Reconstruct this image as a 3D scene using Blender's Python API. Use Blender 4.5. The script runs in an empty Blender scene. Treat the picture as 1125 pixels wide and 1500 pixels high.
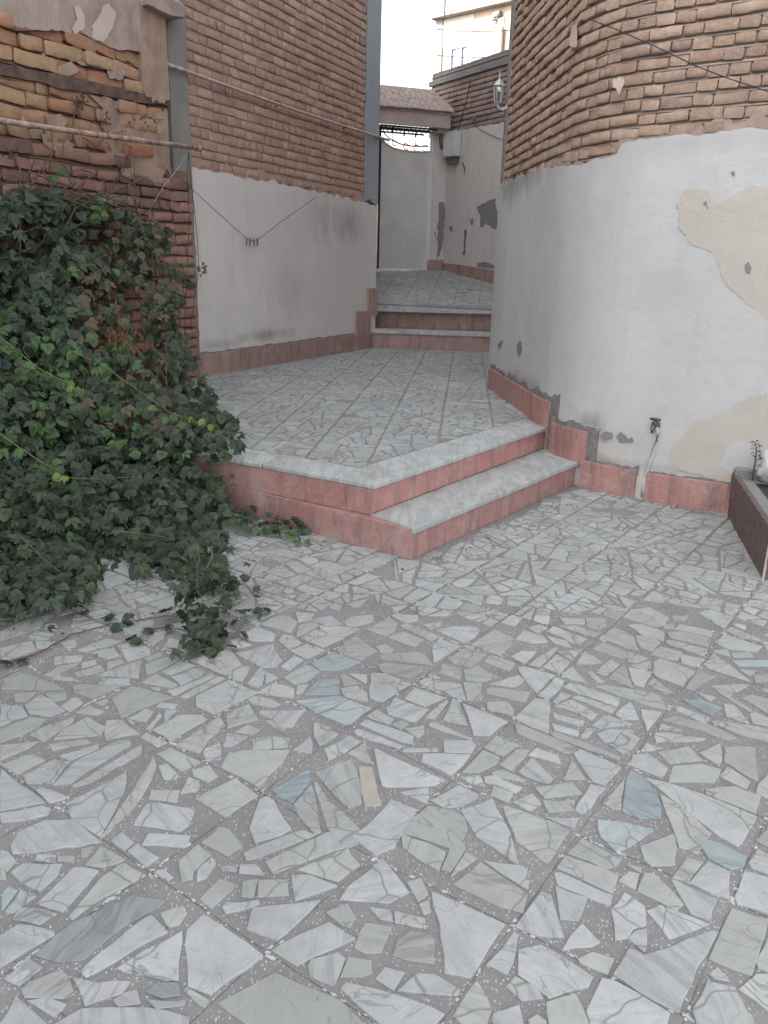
import bpy, bmesh, math, random
from mathutils import Vector, Matrix, noise
R=math.radians
scene=bpy.context.scene
col=scene.collection
# ------------------------------------------------ camera, world, sun, exposure
FPX=1160.0; PITCH=R(17.22); ROLL=R(1.45); CH=1.506
_F=Vector((0,math.cos(PITCH),-math.sin(PITCH))); _R0=Vector((1,0,0)); _U0=_R0.cross(_F)
_R=_R0*math.cos(ROLL)+_U0*math.sin(ROLL); _U=_U0*math.cos(ROLL)-_R0*math.sin(ROLL)
CAM=Vector((0,0,CH))
cd=bpy.data.cameras.new('camera'); co=bpy.data.objects.new('camera',cd); col.objects.link(co)
cd.sensor_fit='HORIZONTAL'; cd.sensor_width=36; cd.lens=36*FPX/1125; cd.clip_end=2000; cd.clip_start=.05
co.matrix_world=Matrix(((_R.x,_U.x,-_F.x,0),(_R.y,_U.y,-_F.y,0),(_R.z,_U.z,-_F.z,CH),(0,0,0,1)))
scene.camera=co
SUN_AZ=R(250); SUN_EL=R(30)        # compass angle clockwise from +Y: light comes from behind-left
w=bpy.data.worlds.new('World'); scene.world=w; w.use_nodes=True
nt=w.node_tree; nt.nodes.clear()
o_=nt.nodes.new('ShaderNodeOutputWorld'); bg=nt.nodes.new('ShaderNodeBackground'); sk=nt.nodes.new('ShaderNodeTexSky')
sk.sky_type='NISHITA'; sk.sun_disc=False; sk.sun_elevation=SUN_EL; sk.sun_rotation=SUN_AZ; sk.dust_density=3.0; sk.air_density=1.0; sk.ozone_density=.6
bg.inputs[1].default_value=.15
hs_=nt.nodes.new('ShaderNodeHueSaturation'); hs_.inputs['Saturation'].default_value=.25; nt.links.new(sk.outputs[0],hs_.inputs['Color']); nt.links.new(hs_.outputs[0],bg.inputs[0]); nt.links.new(bg.outputs[0],o_.inputs[0])
sd=bpy.data.lights.new('sun','SUN'); sd.energy=2.2; sd.angle=R(.5); sd.color=(1,.93,.83)
so=bpy.data.objects.new('sun',sd); col.objects.link(so)
sv=Vector((math.sin(SUN_AZ)*math.cos(SUN_EL),math.cos(SUN_AZ)*math.cos(SUN_EL),math.sin(SUN_EL)))
so.rotation_euler=(-sv).to_track_quat('-Z','Y').to_euler(); so.location=sv*60
scene.view_settings.view_transform='Standard'; scene.view_settings.look='None'
scene.view_settings.exposure=2.12; scene.view_settings.gamma=1; scene.view_settings.use_curve_mapping=False
scene.render.resolution_x=768; scene.render.resolution_y=1024
try: scene.cycles.max_bounces=8; scene.cycles.diffuse_bounces=4
except Exception: pass

# ------------------------------------------------ measuring helpers
def ray(x,y): return _F+_R*((x-562.5)/FPX)-_U*((y-750)/FPX)
def at(x,y,z=0.):                       # where the sight line meets the level z
    d=ray(x,y); return CAM+d*((z-CH)/d.z)
def atplane(x,y,p,n):
    d=ray(x,y); return CAM+d*((Vector(p)-CAM).dot(n)/d.dot(n))
def onwall(x,y,A,B,off=0.):             # ... the upright plane through A and B (off: towards the open side)
    t=Vector((B[0]-A[0],B[1]-A[1],0)).normalized(); n=Vector((t.y,-t.x,0))
    return atplane(x,y,Vector((A[0],A[1],0))+n*off,n)
def px(P):
    d=Vector(P)-CAM; z=d.dot(_F)
    if z<.05: return (-9999,-9999,z)
    return (562.5+FPX*d.dot(_R)/z,750-FPX*d.dot(_U)/z,z)
def seen(P,m=30):
    a,b,z=px(P); return z>.05 and -m<a<1125+m and -m<b<1500+m

# ------------------------------------------------ materials
def mat(name,build):
    m=bpy.data.materials.new(name); m.use_nodes=True; n=m.node_tree.nodes; l=m.node_tree.links
    b=n['Principled BSDF']; build(n,l,b); return m
def nd(n,t,**k):
    x=n.new(t)
    for a,v in k.items():
        if a.startswith('i_'): x.inputs[a[2:].replace('_',' ')].default_value=v
        else: setattr(x,a,v)
    return x
def rnd_coords(n,l,scale=1.0):
    """world position shifted per piece, plus the piece's own random number"""
    geo=nd(n,'ShaderNodeNewGeometry'); oi=nd(n,'ShaderNodeObjectInfo'); at_=nd(n,'ShaderNodeAttribute',attribute_name='rnd')
    ad=nd(n,'ShaderNodeMath',operation='ADD'); l.new(oi.outputs['Random'],ad.inputs[0]); l.new(at_.outputs['Fac'],ad.inputs[1])
    fr=nd(n,'ShaderNodeMath',operation='FRACT'); l.new(ad.outputs[0],fr.inputs[0])
    mu=nd(n,'ShaderNodeMath',operation='MULTIPLY'); l.new(fr.outputs[0],mu.inputs[0]); mu.inputs[1].default_value=53.
    va=nd(n,'ShaderNodeVectorMath',operation='ADD'); l.new(geo.outputs['Position'],va.inputs[0]); l.new(mu.outputs[0],va.inputs[1])
    return geo.outputs['Position'],va.outputs[0],fr.outputs[0]
def nz(n,l,vec,scale,detail=4,rough=.55,dist=0.):
    x=nd(n,'ShaderNodeTexNoise'); x.inputs['Scale'].default_value=scale; x.inputs['Detail'].default_value=detail
    x.inputs['Roughness'].default_value=rough; x.inputs['Distortion'].default_value=dist; l.new(vec,x.inputs['Vector']); return x.outputs['Fac']
def ramp(n,l,f,stops,interp='LINEAR'):
    x=nd(n,'ShaderNodeValToRGB'); cr=x.color_ramp; cr.interpolation=interp
    while len(cr.elements)<len(stops): cr.elements.new(.5)
    for e,(p,c) in zip(cr.elements,stops):
        e.position=p; e.color=(c,c,c,1) if isinstance(c,(int,float)) else (*c,1)
    l.new(f,x.inputs[0]); return x.outputs[0]
def mix(n,l,f,a,b,mode='MIX'):
    x=nd(n,'ShaderNodeMix',data_type='RGBA',blend_type=mode)
    for i,v in ((0,f),(6,a),(7,b)):
        if isinstance(v,(int,float)): x.inputs[i].default_value=v
        elif isinstance(v,tuple): x.inputs[i].default_value=(*v,1)
        else: l.new(v,x.inputs[i])
    return x.outputs[2]
def bump(n,l,b,h,strength,dist=.01):
    x=nd(n,'ShaderNodeBump'); x.inputs['Strength'].default_value=strength; x.inputs['Distance'].default_value=dist
    l.new(h,x.inputs['Height']); l.new(x.outputs[0],b.inputs['Normal'])
def flat(name,c,rough=.7,metal=0.,var=.15,sc=20,bs=.2,c2=None):
    def f(n,l,b):
        P,V,r=rnd_coords(n,l); k=nz(n,l,V,sc,6,.65)
        c2_=c2 or tuple(x*(1-var*2) for x in c)
        l.new(mix(n,l,ramp(n,l,k,[(.35,0.),(.68,1.)]),c,c2_),b.inputs['Base Color'])
        b.inputs['Roughness'].default_value=rough; b.inputs['Metallic'].default_value=metal
        bump(n,l,b,nz(n,l,V,sc*4,5),bs,.004)
    return mat(name,f)
def marble(name,stops,vein=(.22,.22,.21),dirt=.45,scale=1.,streak=False,veinamt=.9,crack=.85):
    def f(n,l,b):
        P,V,r=rnd_coords(n,l)
        base=ramp(n,l,r,stops)
        # cloudy body
        cl=nz(n,l,V,7*scale,5,.6,1.5); base=mix(n,l,ramp(n,l,cl,[(.35,0.),(.7,.45)]),base,tuple(x*.72 for x in stops[0][1]))
        # thin dark veins = ridges of distorted noise, direction differs per stone
        rot=nd(n,'ShaderNodeVectorRotate',rotation_type='Z_AXIS'); l.new(V,rot.inputs['Vector'])
        ra=nd(n,'ShaderNodeMath',operation='MULTIPLY'); l.new(r,ra.inputs[0]); ra.inputs[1].default_value=40.; l.new(ra.outputs[0],rot.inputs['Angle'])
        mp=nd(n,'ShaderNodeMapping'); mp.inputs['Scale'].default_value=(1,(3.2 if streak else 2.2),1); l.new(rot.outputs[0],mp.inputs['Vector'])
        v=nz(n,l,mp.outputs[0],6*scale,3,.5,.8)
        a=nd(n,'ShaderNodeMath',operation='SUBTRACT'); l.new(v,a.inputs[0]); a.inputs[1].default_value=.5
        ab=nd(n,'ShaderNodeMath',operation='ABSOLUTE'); l.new(a.outputs[0],ab.inputs[0])
        vm=ramp(n,l,ab.outputs[0],[(0.,1.),(.004,.8),(.016,0.)] if not streak else [(0.,.9),(.03,.6),(.08,0.)])
        mp9=nd(n,'ShaderNodeMapping'); mp9.inputs['Scale'].default_value=(3,26,3); l.new(rot.outputs[0],mp9.inputs['Vector'])
        s9=nz(n,l,mp9.outputs[0],1.6*scale,5,.6,.7); g9=ramp(n,l,nz(n,l,V,1.3,1),[(.40,0.),(.62,1.)]); m9=nd(n,'ShaderNodeMath',operation='MULTIPLY'); l.new(ramp(n,l,s9,[(.45,0.),(.62,.6)]),m9.inputs[0]); l.new(g9,m9.inputs[1])
        base=mix(n,l,m9.outputs[0],base,tuple(x*.55 for x in stops[0][1]))
        v2=nz(n,l,V,3*scale,2); vm2=ramp(n,l,v2,[(.45,0.),(.6,1.)])
        ml=nd(n,'ShaderNodeMath',operation='MULTIPLY'); l.new(vm,ml.inputs[0]); l.new(vm2,ml.inputs[1])
        m3=nd(n,'ShaderNodeMath',operation='MULTIPLY'); l.new(ml.outputs[0],m3.inputs[0]); m3.inputs[1].default_value=veinamt
        base=mix(n,l,m3.outputs[0],base,vein)
        # cracks in cells
        vo=nd(n,'ShaderNodeTexVoronoi',feature='DISTANCE_TO_EDGE'); vo.inputs['Scale'].default_value=5*scale
        wv=nd(n,'ShaderNodeVectorMath',operation='ADD'); nn=nd(n,'ShaderNodeTexNoise'); nn.inputs['Scale'].default_value=6; l.new(V,nn.inputs['Vector'])
        ss=nd(n,'ShaderNodeVectorMath',operation='SCALE'); ss.inputs['Scale'].default_value=.12; l.new(nn.outputs['Color'],ss.inputs[0]); l.new(V,wv.inputs[0]); l.new(ss.outputs[0],wv.inputs[1]); l.new(wv.outputs[0],vo.inputs['Vector'])
        crk=ramp(n,l,vo.outputs['Distance'],[(0.,1.),(.006,.7),(.02,0.)])
        cm=nd(n,'ShaderNodeMath',operation='MULTIPLY'); l.new(crk,cm.inputs[0]); cm.inputs[1].default_value=crack
        pk=ramp(n,l,nz(n,l,V,.9,1),[(.46,0.),(.52,1.)]); cm2=nd(n,'ShaderNodeMath',operation='MULTIPLY'); l.new(cm.outputs[0],cm2.inputs[0]); l.new(pk,cm2.inputs[1])
        base=mix(n,l,cm2.outputs[0],base,(.17,.17,.165))
        # grime lying over the whole pavement
        g=nz(n,l,P,1.1,6,.65,.4); base=mix(n,l,ramp(n,l,g,[(.42,0.),(.75,dirt)]),base,(.22,.21,.195))
        g3=nz(n,l,P,7,8,.75,.6); base=mix(n,l,ramp(n,l,g3,[(.50,0.),(.68,.42)]),base,(.27,.262,.24))
        g2=nz(n,l,P,38,6,.75); base=mix(n,l,ramp(n,l,g2,[(.52,0.),(.72,.45)]),base,(.29,.28,.26))
        l.new(base,b.inputs['Base Color'])
        l.new(ramp(n,l,g2,[(.3,.42),(.7,.7)]),b.inputs['Roughness'])
        bump(n,l,b,nz(n,l,V,22,6,.6),.25,.004)
    return mat(name,f)
STOPS=[(0.,(0.446,0.472,0.465)),(.14,(0.501,0.523,0.511)),(.26,(0.391,0.412,0.391)),(.38,(0.519,0.541,0.534)),(.50,(0.455,0.467,0.437)),(.60,(0.350,0.365,0.345)),(.70,(0.510,0.532,0.520)),(.8,(0.419,0.444,0.432)),(.9,(0.482,0.490,0.451)),(1.,(0.473,0.500,0.492))]
M={}
M['stone']=marble('white_marble_offcut',STOPS)
M['stone_B']=marble('blue_marble',[(0.,(.295,.37,.375)),(1.,(.35,.425,.43))],(.15,.20,.24),streak=True)
M['stone_b']=marble('pale_blue_marble',[(0.,(.42,.48,.48)),(1.,(.46,.52,.515))],(.27,.33,.37),streak=True)
M['stone_g']=marble('grey_marble',[(0.,(.37,.375,.36)),(1.,(.43,.435,.43))],(.2,.2,.19))
M['stone_G']=marble('streaked_marble',[(0.,(.38,.38,.36)),(1.,(.42,.42,.40))],(.17,.17,.15),streak=True)
M['stone_D']=marble('dark_green_marble',[(0.,(.29,.325,.33)),(1.,(.33,.365,.37))],(.15,.175,.175),streak=True)
M['stone_Y']=marble('honey_marble',[(0.,(.44,.41,.365)),(1.,(.46,.43,.38))],(.38,.31,.25),streak=True)
M['stone_W']=marble('brown_grey_marble',[(0.,(.36,.34,.33)),(1.,(.4,.38,.36))],(.2,.17,.16))
STOPS2=[(0.,(0.385,0.413,0.403)),(.2,(0.484,0.506,0.501)),(.4,(0.330,0.352,0.343)),(.6,(0.528,0.550,0.545)),(.8,(0.363,0.380,0.360)),(1.,(0.451,0.468,0.458))]
M['stone_land']=marble('greenish_grey_marble',STOPS2,dirt=.4,veinamt=.3,crack=.0)
def f(n,l,b):
    P,V,r=rnd_coords(n,l)
    g=nz(n,l,P,2.3,6,.65); base=ramp(n,l,g,[(.3,(.205,.197,.192)),(.5,(.265,.256,.25)),(.62,(.22,.211,.205)),(.8,(.33,.32,.312))])
    for sc,th,c in ((120,.26,(.55,.55,.55)),(70,.17,(.52,.52,.51)),(190,.28,(.44,.42,.42))):
        vo=nd(n,'ShaderNodeTexVoronoi'); vo.inputs['Scale'].default_value=sc; vo.inputs['Randomness'].default_value=1
        mp=nd(n,'ShaderNodeMapping'); mp.inputs['Scale'].default_value=(1,.62,1); mp.inputs['Rotation'].default_value=(0,0,sc*.31)
        l.new(P,mp.inputs['Vector']); l.new(mp.outputs[0],vo.inputs['Vector'])
        near=ramp(n,l,vo.outputs['Distance'],[(th*.8,1.),(th,0.)])
        sp=nd(n,'ShaderNodeSeparateColor'); l.new(vo.outputs['Color'],sp.inputs[0])
        pick=ramp(n,l,sp.outputs[0],[(.5,0.),(.52,1.)])
        mm=nd(n,'ShaderNodeMath',operation='MULTIPLY'); l.new(near,mm.inputs[0]); l.new(pick,mm.inputs[1])
        base=mix(n,l,mm.outputs[0],base,c)
    d=nz(n,l,P,1.1,6,.65,.4); base=mix(n,l,ramp(n,l,d,[(.42,0.),(.75,.4)]),base,(.15,.14,.135))
    l.new(base,b.inputs['Base Color']); b.inputs['Roughness'].default_value=.8
    bump(n,l,b,nz(n,l,P,60,5,.7),.4,.004)
M['terrazzo']=mat('terrazzo_mortar',f)
M['grout']=flat('pale_grout',(.46,.45,.435),.9,0,.25,11,.3,c2=(.19,.18,.175))
def f(n,l,b):
    P,V,r=rnd_coords(n,l)
    base=ramp(n,l,r,[(0.,(.44,.205,.18)),(.35,(.38,.185,.17)),(.7,(.41,.225,.205)),(1.,(.47,.21,.185))])
    k=nz(n,l,V,9,7,.7,1.2); base=mix(n,l,ramp(n,l,k,[(.42,0.),(.72,.5)]),base,(.53,.35,.31))
    k2=nz(n,l,V,45,5,.7); base=mix(n,l,ramp(n,l,k2,[(.52,0.),(.68,.5)]),base,(.26,.125,.115))
    v=nz(n,l,V,5,4,.6,2.5); a=nd(n,'ShaderNodeMath',operation='SUBTRACT'); l.new(v,a.inputs[0]); a.inputs[1].default_value=.5
    ab=nd(n,'ShaderNodeMath',operation='ABSOLUTE'); l.new(a.outputs[0],ab.inputs[0])
    base=mix(n,l,ramp(n,l,ab.outputs[0],[(0.,.3),(.015,0.)]),base,(.60,.46,.40))
    mp=nd(n,'ShaderNodeMapping'); mp.inputs['Scale'].default_value=(5,5,.8); l.new(P,mp.inputs['Vector'])
    d=nz(n,l,mp.outputs[0],2.2,6,.7); base=mix(n,l,ramp(n,l,d,[(.48,0.),(.64,.7)]),base,(.20,.145,.13))
    e5=nz(n,l,P,3.2,8,.75,.8); base=mix(n,l,ramp(n,l,e5,[(.52,0.),(.64,.5)]),base,(.56,.42,.37))
    l.new(base,b.inputs['Base Color']); b.inputs['Roughness'].default_value=.62; bump(n,l,b,nz(n,l,V,35,6,.65),.35,.004)
M['pink']=mat('pink_stone',f)
def slabm(n,l,b):
    P,V,r=rnd_coords(n,l)
    base=ramp(n,l,r,[(0.,(.46,.475,.465)),(.5,(.51,.525,.515)),(1.,(.48,.495,.485))])
    mp=nd(n,'ShaderNodeMapping'); mp.inputs['Rotation'].default_value=(0,0,R(-20)); mp.inputs['Scale'].default_value=(5,.8,1); l.new(V,mp.inputs['Vector'])
    k=nz(n,l,mp.outputs[0],1.9,7,.6,.35); base=mix(n,l,ramp(n,l,k,[(.40,0.),(.49,.6),(.52,.1),(.60,.05),(.68,.65)]),base,(.27,.295,.29))
    d=nz(n,l,P,2.6,8,.72,.3); base=mix(n,l,ramp(n,l,d,[(.50,0.),(.66,.6)]),base,(.25,.235,.205))
    l.new(base,b.inputs['Base Color']); l.new(ramp(n,l,d,[(.3,.38),(.7,.7)]),b.inputs['Roughness']); bump(n,l,b,nz(n,l,V,25,6,.6),.25,.004)
M['pink_dull']=M['pink'].copy(); M['pink_dull'].name='dull_pink_stone'  # less red, greyer copy for left skirting and upper risers
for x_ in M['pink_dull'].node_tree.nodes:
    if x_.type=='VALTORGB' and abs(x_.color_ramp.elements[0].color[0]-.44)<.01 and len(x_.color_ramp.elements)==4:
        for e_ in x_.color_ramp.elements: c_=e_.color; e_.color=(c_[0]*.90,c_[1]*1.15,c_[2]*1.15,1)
M['slab']=mat('veined_step_marble',slabm)
def _half(n,l,v):
    x=nd(n,'ShaderNodeMath',operation='MULTIPLY'); l.new(v,x.inputs[0]); x.inputs[1].default_value=.5; return x.outputs[0]
def plaster(name,base_c,dark,amt=.4,scl=1.,streaks=.25,blots=(),relief=.55):
    def f(n,l,b):
        P,V,r=rnd_coords(n,l)
        k=nz(n,l,P,1.3*scl,6,.62,.3); c=mix(n,l,ramp(n,l,k,[(.35,0.),(.75,amt)]),base_c,dark)
        mp=nd(n,'ShaderNodeMapping'); mp.inputs['Scale'].default_value=(7,7,.55); l.new(P,mp.inputs['Vector'])
        s=nz(n,l,mp.outputs[0],1.6*scl,6,.7); c=mix(n,l,ramp(n,l,s,[(.52,0.),(.75,streaks)]),c,tuple(x*.55 for x in dark))
        k2=nz(n,l,P,16,7,.7); c=mix(n,l,ramp(n,l,k2,[(.62,0.),(.72,.3)]),c,tuple(x*.6 for x in dark))
        k3=nz(n,l,P,4.5,7,.6,.6); c=mix(n,l,ramp(n,l,k3,[(.5,0.),(.7,.25)]),c,tuple(min(.85,x*1.12) for x in base_c))
        for (ctr,rad,bc,stg) in blots:      # old damp and dirt marks, each at its own place
            sb_=nd(n,'ShaderNodeVectorMath',operation='SUBTRACT'); l.new(P,sb_.inputs[0]); sb_.inputs[1].default_value=ctr
            dv=nd(n,'ShaderNodeVectorMath',operation='DIVIDE'); l.new(sb_.outputs[0],dv.inputs[0]); dv.inputs[1].default_value=rad
            ln=nd(n,'ShaderNodeVectorMath',operation='LENGTH'); l.new(dv.outputs[0],ln.inputs[0])
            mp2=nd(n,'ShaderNodeMapping'); mp2.inputs['Scale'].default_value=(1,1,.4); l.new(P,mp2.inputs['Vector'])
            ns=nz(n,l,mp2.outputs[0],6.5,7,.68); a1=nd(n,'ShaderNodeMath',operation='MULTIPLY_ADD'); l.new(ns,a1.inputs[0]); a1.inputs[1].default_value=1.6; l.new(ln.outputs['Value'],a1.inputs[2])
            c=mix(n,l,ramp(n,l,a1.outputs[0],[(0.,stg),(.55,stg),(1.,0.)]),c,bc) if False else mix(n,l,ramp(n,l,_half(n,l,a1.outputs[0]),[(.40,stg),(.82,0.)]),c,bc)
        l.new(c,b.inputs['Base Color']); b.inputs['Roughness'].default_value=.88
        h=nd(n,'ShaderNodeMath',operation='ADD'); l.new(nz(n,l,P,5,5,.55),h.inputs[0]); x=nz(n,l,P,70,5,.7)
        y=nd(n,'ShaderNodeMath',operation='MULTIPLY'); l.new(x,y.inputs[0]); y.inputs[1].default_value=.18; l.new(y.outputs[0],h.inputs[1])
        bump(n,l,b,h.outputs[0],relief,.02)
    return mat(name,f)
M['plaster_gate']=plaster('grey_plaster',(.64,.61,.585),(.53,.505,.485),.5,1.,.3)
M['plaster_beige']=plaster('bare_beige_plaster',(.535,.495,.445),(.45,.41,.365),.6,2.,.1)
M['cement_grey']=plaster('bare_cement',(.25,.245,.25),(.19,.185,.19),.6,3.,.3)
M['stain']=plaster('damp_plaster',(.40,.42,.44),(.26,.28,.30),.8,3.,.5)
M['mould']=plaster('mouldy_mortar',(.27,.25,.24),(.12,.11,.105),.9,9.,.4)
M['concrete']=plaster('bluish_concrete',(.27,.255,.245),(.17,.16,.155),.7,2.,.35)
M['concrete_pillar']=plaster('flare_blue_concrete',(.35,.385,.415),(.28,.31,.34),.6,1.5,.3)  # bluish cast of lens flare is put into the concrete colour
M['mud']=plaster('mud_plaster',(.41,.30,.23),(.22,.155,.12),.9,4.,.4,relief=1.)
M['mauve']=plaster('old_mauve_plaster',(.45,.365,.32),(.24,.175,.145),.95,3.,.5,relief=1.)
M['chalk']=plaster('chalky_patch',(.60,.50,.44),(.48,.38,.33),.6,4.,.1)
def brickm(name,stops,soot=.35,pale=(.46,.38,.34)):
    def f(n,l,b):
        P,V,r=rnd_coords(n,l)
        c=ramp(n,l,r,stops)
        k=nz(n,l,V,24,7,.72); c=mix(n,l,ramp(n,l,k,[(.4,0.),(.7,.5)]),c,tuple(x*.55 for x in stops[1][1]))
        k2=nz(n,l,V,11,6,.6,.6); c=mix(n,l,ramp(n,l,k2,[(.52,0.),(.72,.55)]),c,pale)
        g=nz(n,l,P,1.5,6,.65); c=mix(n,l,ramp(n,l,g,[(.42,0.),(.75,soot)]),c,(.10,.075,.065))
        k4=nz(n,l,V,130,4,.7); c=mix(n,l,ramp(n,l,k4,[(.6,0.),(.72,.5)]),c,(.12,.08,.06))
        l.new(c,b.inputs['Base Color']); b.inputs['Roughness'].default_value=.92
        h=nd(n,'ShaderNodeMath',operation='ADD'); l.new(nz(n,l,V,30,6,.7),h.inputs[0]); l.new(nz(n,l,V,110,4,.7),h.inputs[1])
        bump(n,l,b,h.outputs[0],1.,.009)
    return mat(name,f)
M['brick_r']=brickm('tan_brick',[(0.,(0.544,0.383,0.284)),(.3,(0.472,0.323,0.245)),(.5,(0.593,0.443,0.339)),(.7,(0.435,0.288,0.217)),(.85,(0.519,0.383,0.295)),(1.,(0.374,0.246,0.194))],.2,(0.629,0.516,0.428))
M['brick_l']=brickm('rosy_brick',[(0.,(0.495,0.311,0.240)),(.3,(0.551,0.365,0.284)),(.5,(0.424,0.262,0.209)),(.62,(0.635,0.462,0.351)),(.8,(0.467,0.289,0.228)),(1.,(0.579,0.386,0.301))],.2,(0.678,0.524,0.419))
M['brick_g']=brickm('grey_brick',[(0.,(0.386,0.297,0.259)),(.3,(0.442,0.331,0.285)),(.6,(0.331,0.248,0.228)),(1.,(0.469,0.355,0.300))],.3,(0.414,0.331,0.291))
M['brick_orange']=brickm('orange_brick',[(0.,(0.483,0.196,0.115)),(.3,(0.529,0.299,0.184)),(.5,(0.437,0.172,0.103)),(.75,(0.552,0.345,0.218)),(1.,(0.414,0.207,0.138))],.35,(0.552,0.391,0.287))
M['brick_yellow']=brickm('yellow_brick',[(0.,(0.528,0.356,0.200)),(.3,(0.462,0.292,0.168)),(.5,(0.572,0.400,0.231)),(.75,(0.418,0.227,0.147)),(1.,(0.506,0.335,0.189))],.35,(0.550,0.410,0.273))
M['brick_soot']=brickm('sooty_brick',[(0.,(0.276,0.168,0.132)),(.3,(0.324,0.192,0.144)),(.6,(0.204,0.120,0.102)),(1.,(0.348,0.228,0.180))],.55,(0.360,0.240,0.192))
M['brick_pier']=brickm('pink_brick',[(0.,(0.432,0.241,0.182)),(.4,(0.360,0.196,0.154)),(.7,(0.480,0.287,0.215)),(1.,(0.324,0.178,0.143))],.3,(0.528,0.356,0.286))
M['mortar_r']=plaster('tan_mortar',(.40,.32,.275),(.28,.215,.185),.8,4.,.3)
M['mortar_l']=plaster('rosy_mortar',(0.462,0.363,0.313),(0.319,0.242,0.211),.8,4.,.3)
M['mortar_o']=plaster('earth_mortar',(.25,.165,.125),(.13,.085,.07),.9,4.,.3)
M['mortar_g']=plaster('grey_mortar',(.25,.235,.24),(.16,.15,.155),.8,4.,.3)
M['timber']=flat('rotten_timber',(.17,.11,.09),.9,0,.3,12,.8)
M['leafless']=flat('dry_twig',(.16,.10,.07),.85,0,.2,30,.3)
M['stem']=flat('green_stem',(.16,.20,.09),.7,0,.2,30,.2)
M['cord']=flat('dark_cord',(.05,.05,.055),.7,0,.2,40,.1)
M['white_pipe']=flat('white_painted_pipe',(.58,.50,.47),.5,.1,.3,18,.3,c2=(.30,.19,.15))
M['rust_pipe']=flat('flaking_painted_pipe',(.55,.42,.37),.7,.1,.3,16,.7,c2=(.17,.075,.05))
M['iron']=flat('dark_iron',(.06,.055,.06),.6,.5,.2,30,.2)
M['gatepaint']=flat('cream_gate_paint',(.70,.69,.67),.5,.1,.08,3,.15)
M['grey_plastic']=flat('grey_box_plastic',(.62,.64,.66),.45,0,.08,6,.1)
M['green_metal']=flat('dull_green_metal',(.17,.20,.19),.6,.3,.2,25,.3)
M['white_metal']=flat('white_metal',(.62,.62,.63),.4,.2,.08,12,.1)
M['brass']=flat('tarnished_valve_metal',(.17,.17,.15),.4,.8,.25,50,.3)
M['tile_roof']=flat('rosy_shingle',(0.517,0.413,0.367),.85,0,.2,8,.4)
M['beam']=flat('pinkish_beam_paint',(.50,.42,.40),.8,0,.1,4,.2)
M['planter']=flat('brown_cladding',(.185,.13,.125),.75,0,.25,18,.6)
M['soil']=flat('soil',(.09,.07,.055),.95,0,.3,20,.9)
M['asphalt']=flat('asphalt',(.06,.06,.062),.9,0,.2,3,.4)
M['peg']=flat('grey_wood_peg',(.20,.21,.20),.8,0,.2,60,.2)
def f(n,l,b):
    b.inputs['Base Color'].default_value=(.75,.78,.80,1); b.inputs['Roughness'].default_value=.35
    b.inputs['Subsurface Weight'].default_value=.0
    P,V,r=rnd_coords(n,l); bump(n,l,b,nz(n,l,V,35,5,.6),.6,.01)
M['bag']=mat('white_plastic_bag',f)
def f(n,l,b):
    b.inputs['Base Color'].default_value=(.20,.27,.33,1); b.inputs['Roughness'].default_value=.08; b.inputs['Metallic'].default_value=.0
    b.inputs['Coat Weight'].default_value=.5
M['glass']=mat('window_glass',f)
def f(n,l,b):
    b.inputs['Base Color'].default_value=(.8,.84,.86,1); b.inputs['Roughness'].default_value=.05; b.inputs['Transmission Weight'].default_value=.9
M['lampglass']=mat('lantern_glass',f)
M['far_wall']=flat('sunny_yellow_brick',(.45,.36,.27),.9,0,.1,3,.3)
M['far_white']=flat('sunny_white_render',(.50,.46,.41),.9,0,.05,3,.2)
M['dead']=flat('dead_leaf',(.26,.10,.05),.85,0,.3,40,.3)
M['litter']=flat('fallen_leaf',(.10,.075,.05),.85,0,.3,40,.3)
def leafm(name,stops,tr=.25):
    def f(n,l,b):
        P,V,r=rnd_coords(n,l); c=ramp(n,l,r,stops)
        k=nz(n,l,V,18,4,.6); c=mix(n,l,ramp(n,l,k,[(.4,0.),(.7,.35)]),c,tuple(x*.6 for x in stops[0][1]))
        l.new(c,b.inputs['Base Color']); b.inputs['Roughness'].default_value=.48
        t=nd(n,'ShaderNodeBsdfTranslucent'); l.new(c,t.inputs['Color']); mx=nd(n,'ShaderNodeMixShader'); mx.inputs[0].default_value=tr
        out=n['Material Output']; l.new(b.outputs[0],mx.inputs[1]); l.new(t.outputs[0],mx.inputs[2]); l.new(mx.outputs[0],out.inputs['Surface'])
        bump(n,l,b,nz(n,l,V,60,3,.6),.3,.004)
    return mat(name,f)
M['leaf']=leafm('dark_creeper_leaf',[(0.,(.034,.050,.032)),(.25,(.058,.085,.047)),(.5,(.042,.068,.048)),(.75,(.080,.112,.056)),(.9,(.060,.080,.038)),(1.,(.10,.125,.065))])
M['leaf_bright']=leafm('young_creeper_leaf',[(0.,(.08,.16,.06)),(.5,(.10,.19,.075)),(1.,(.14,.24,.07))],.35)
M['leaf_tip']=leafm('yellowish_shoot_leaf',[(0.,(.22,.30,.08)),(1.,(.28,.34,.09))],.35)
M['leaf_brown']=leafm('bronzed_leaf',[(0.,(.11,.085,.045)),(.5,(.09,.09,.045)),(1.,(.14,.09,.055))],.2)

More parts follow.
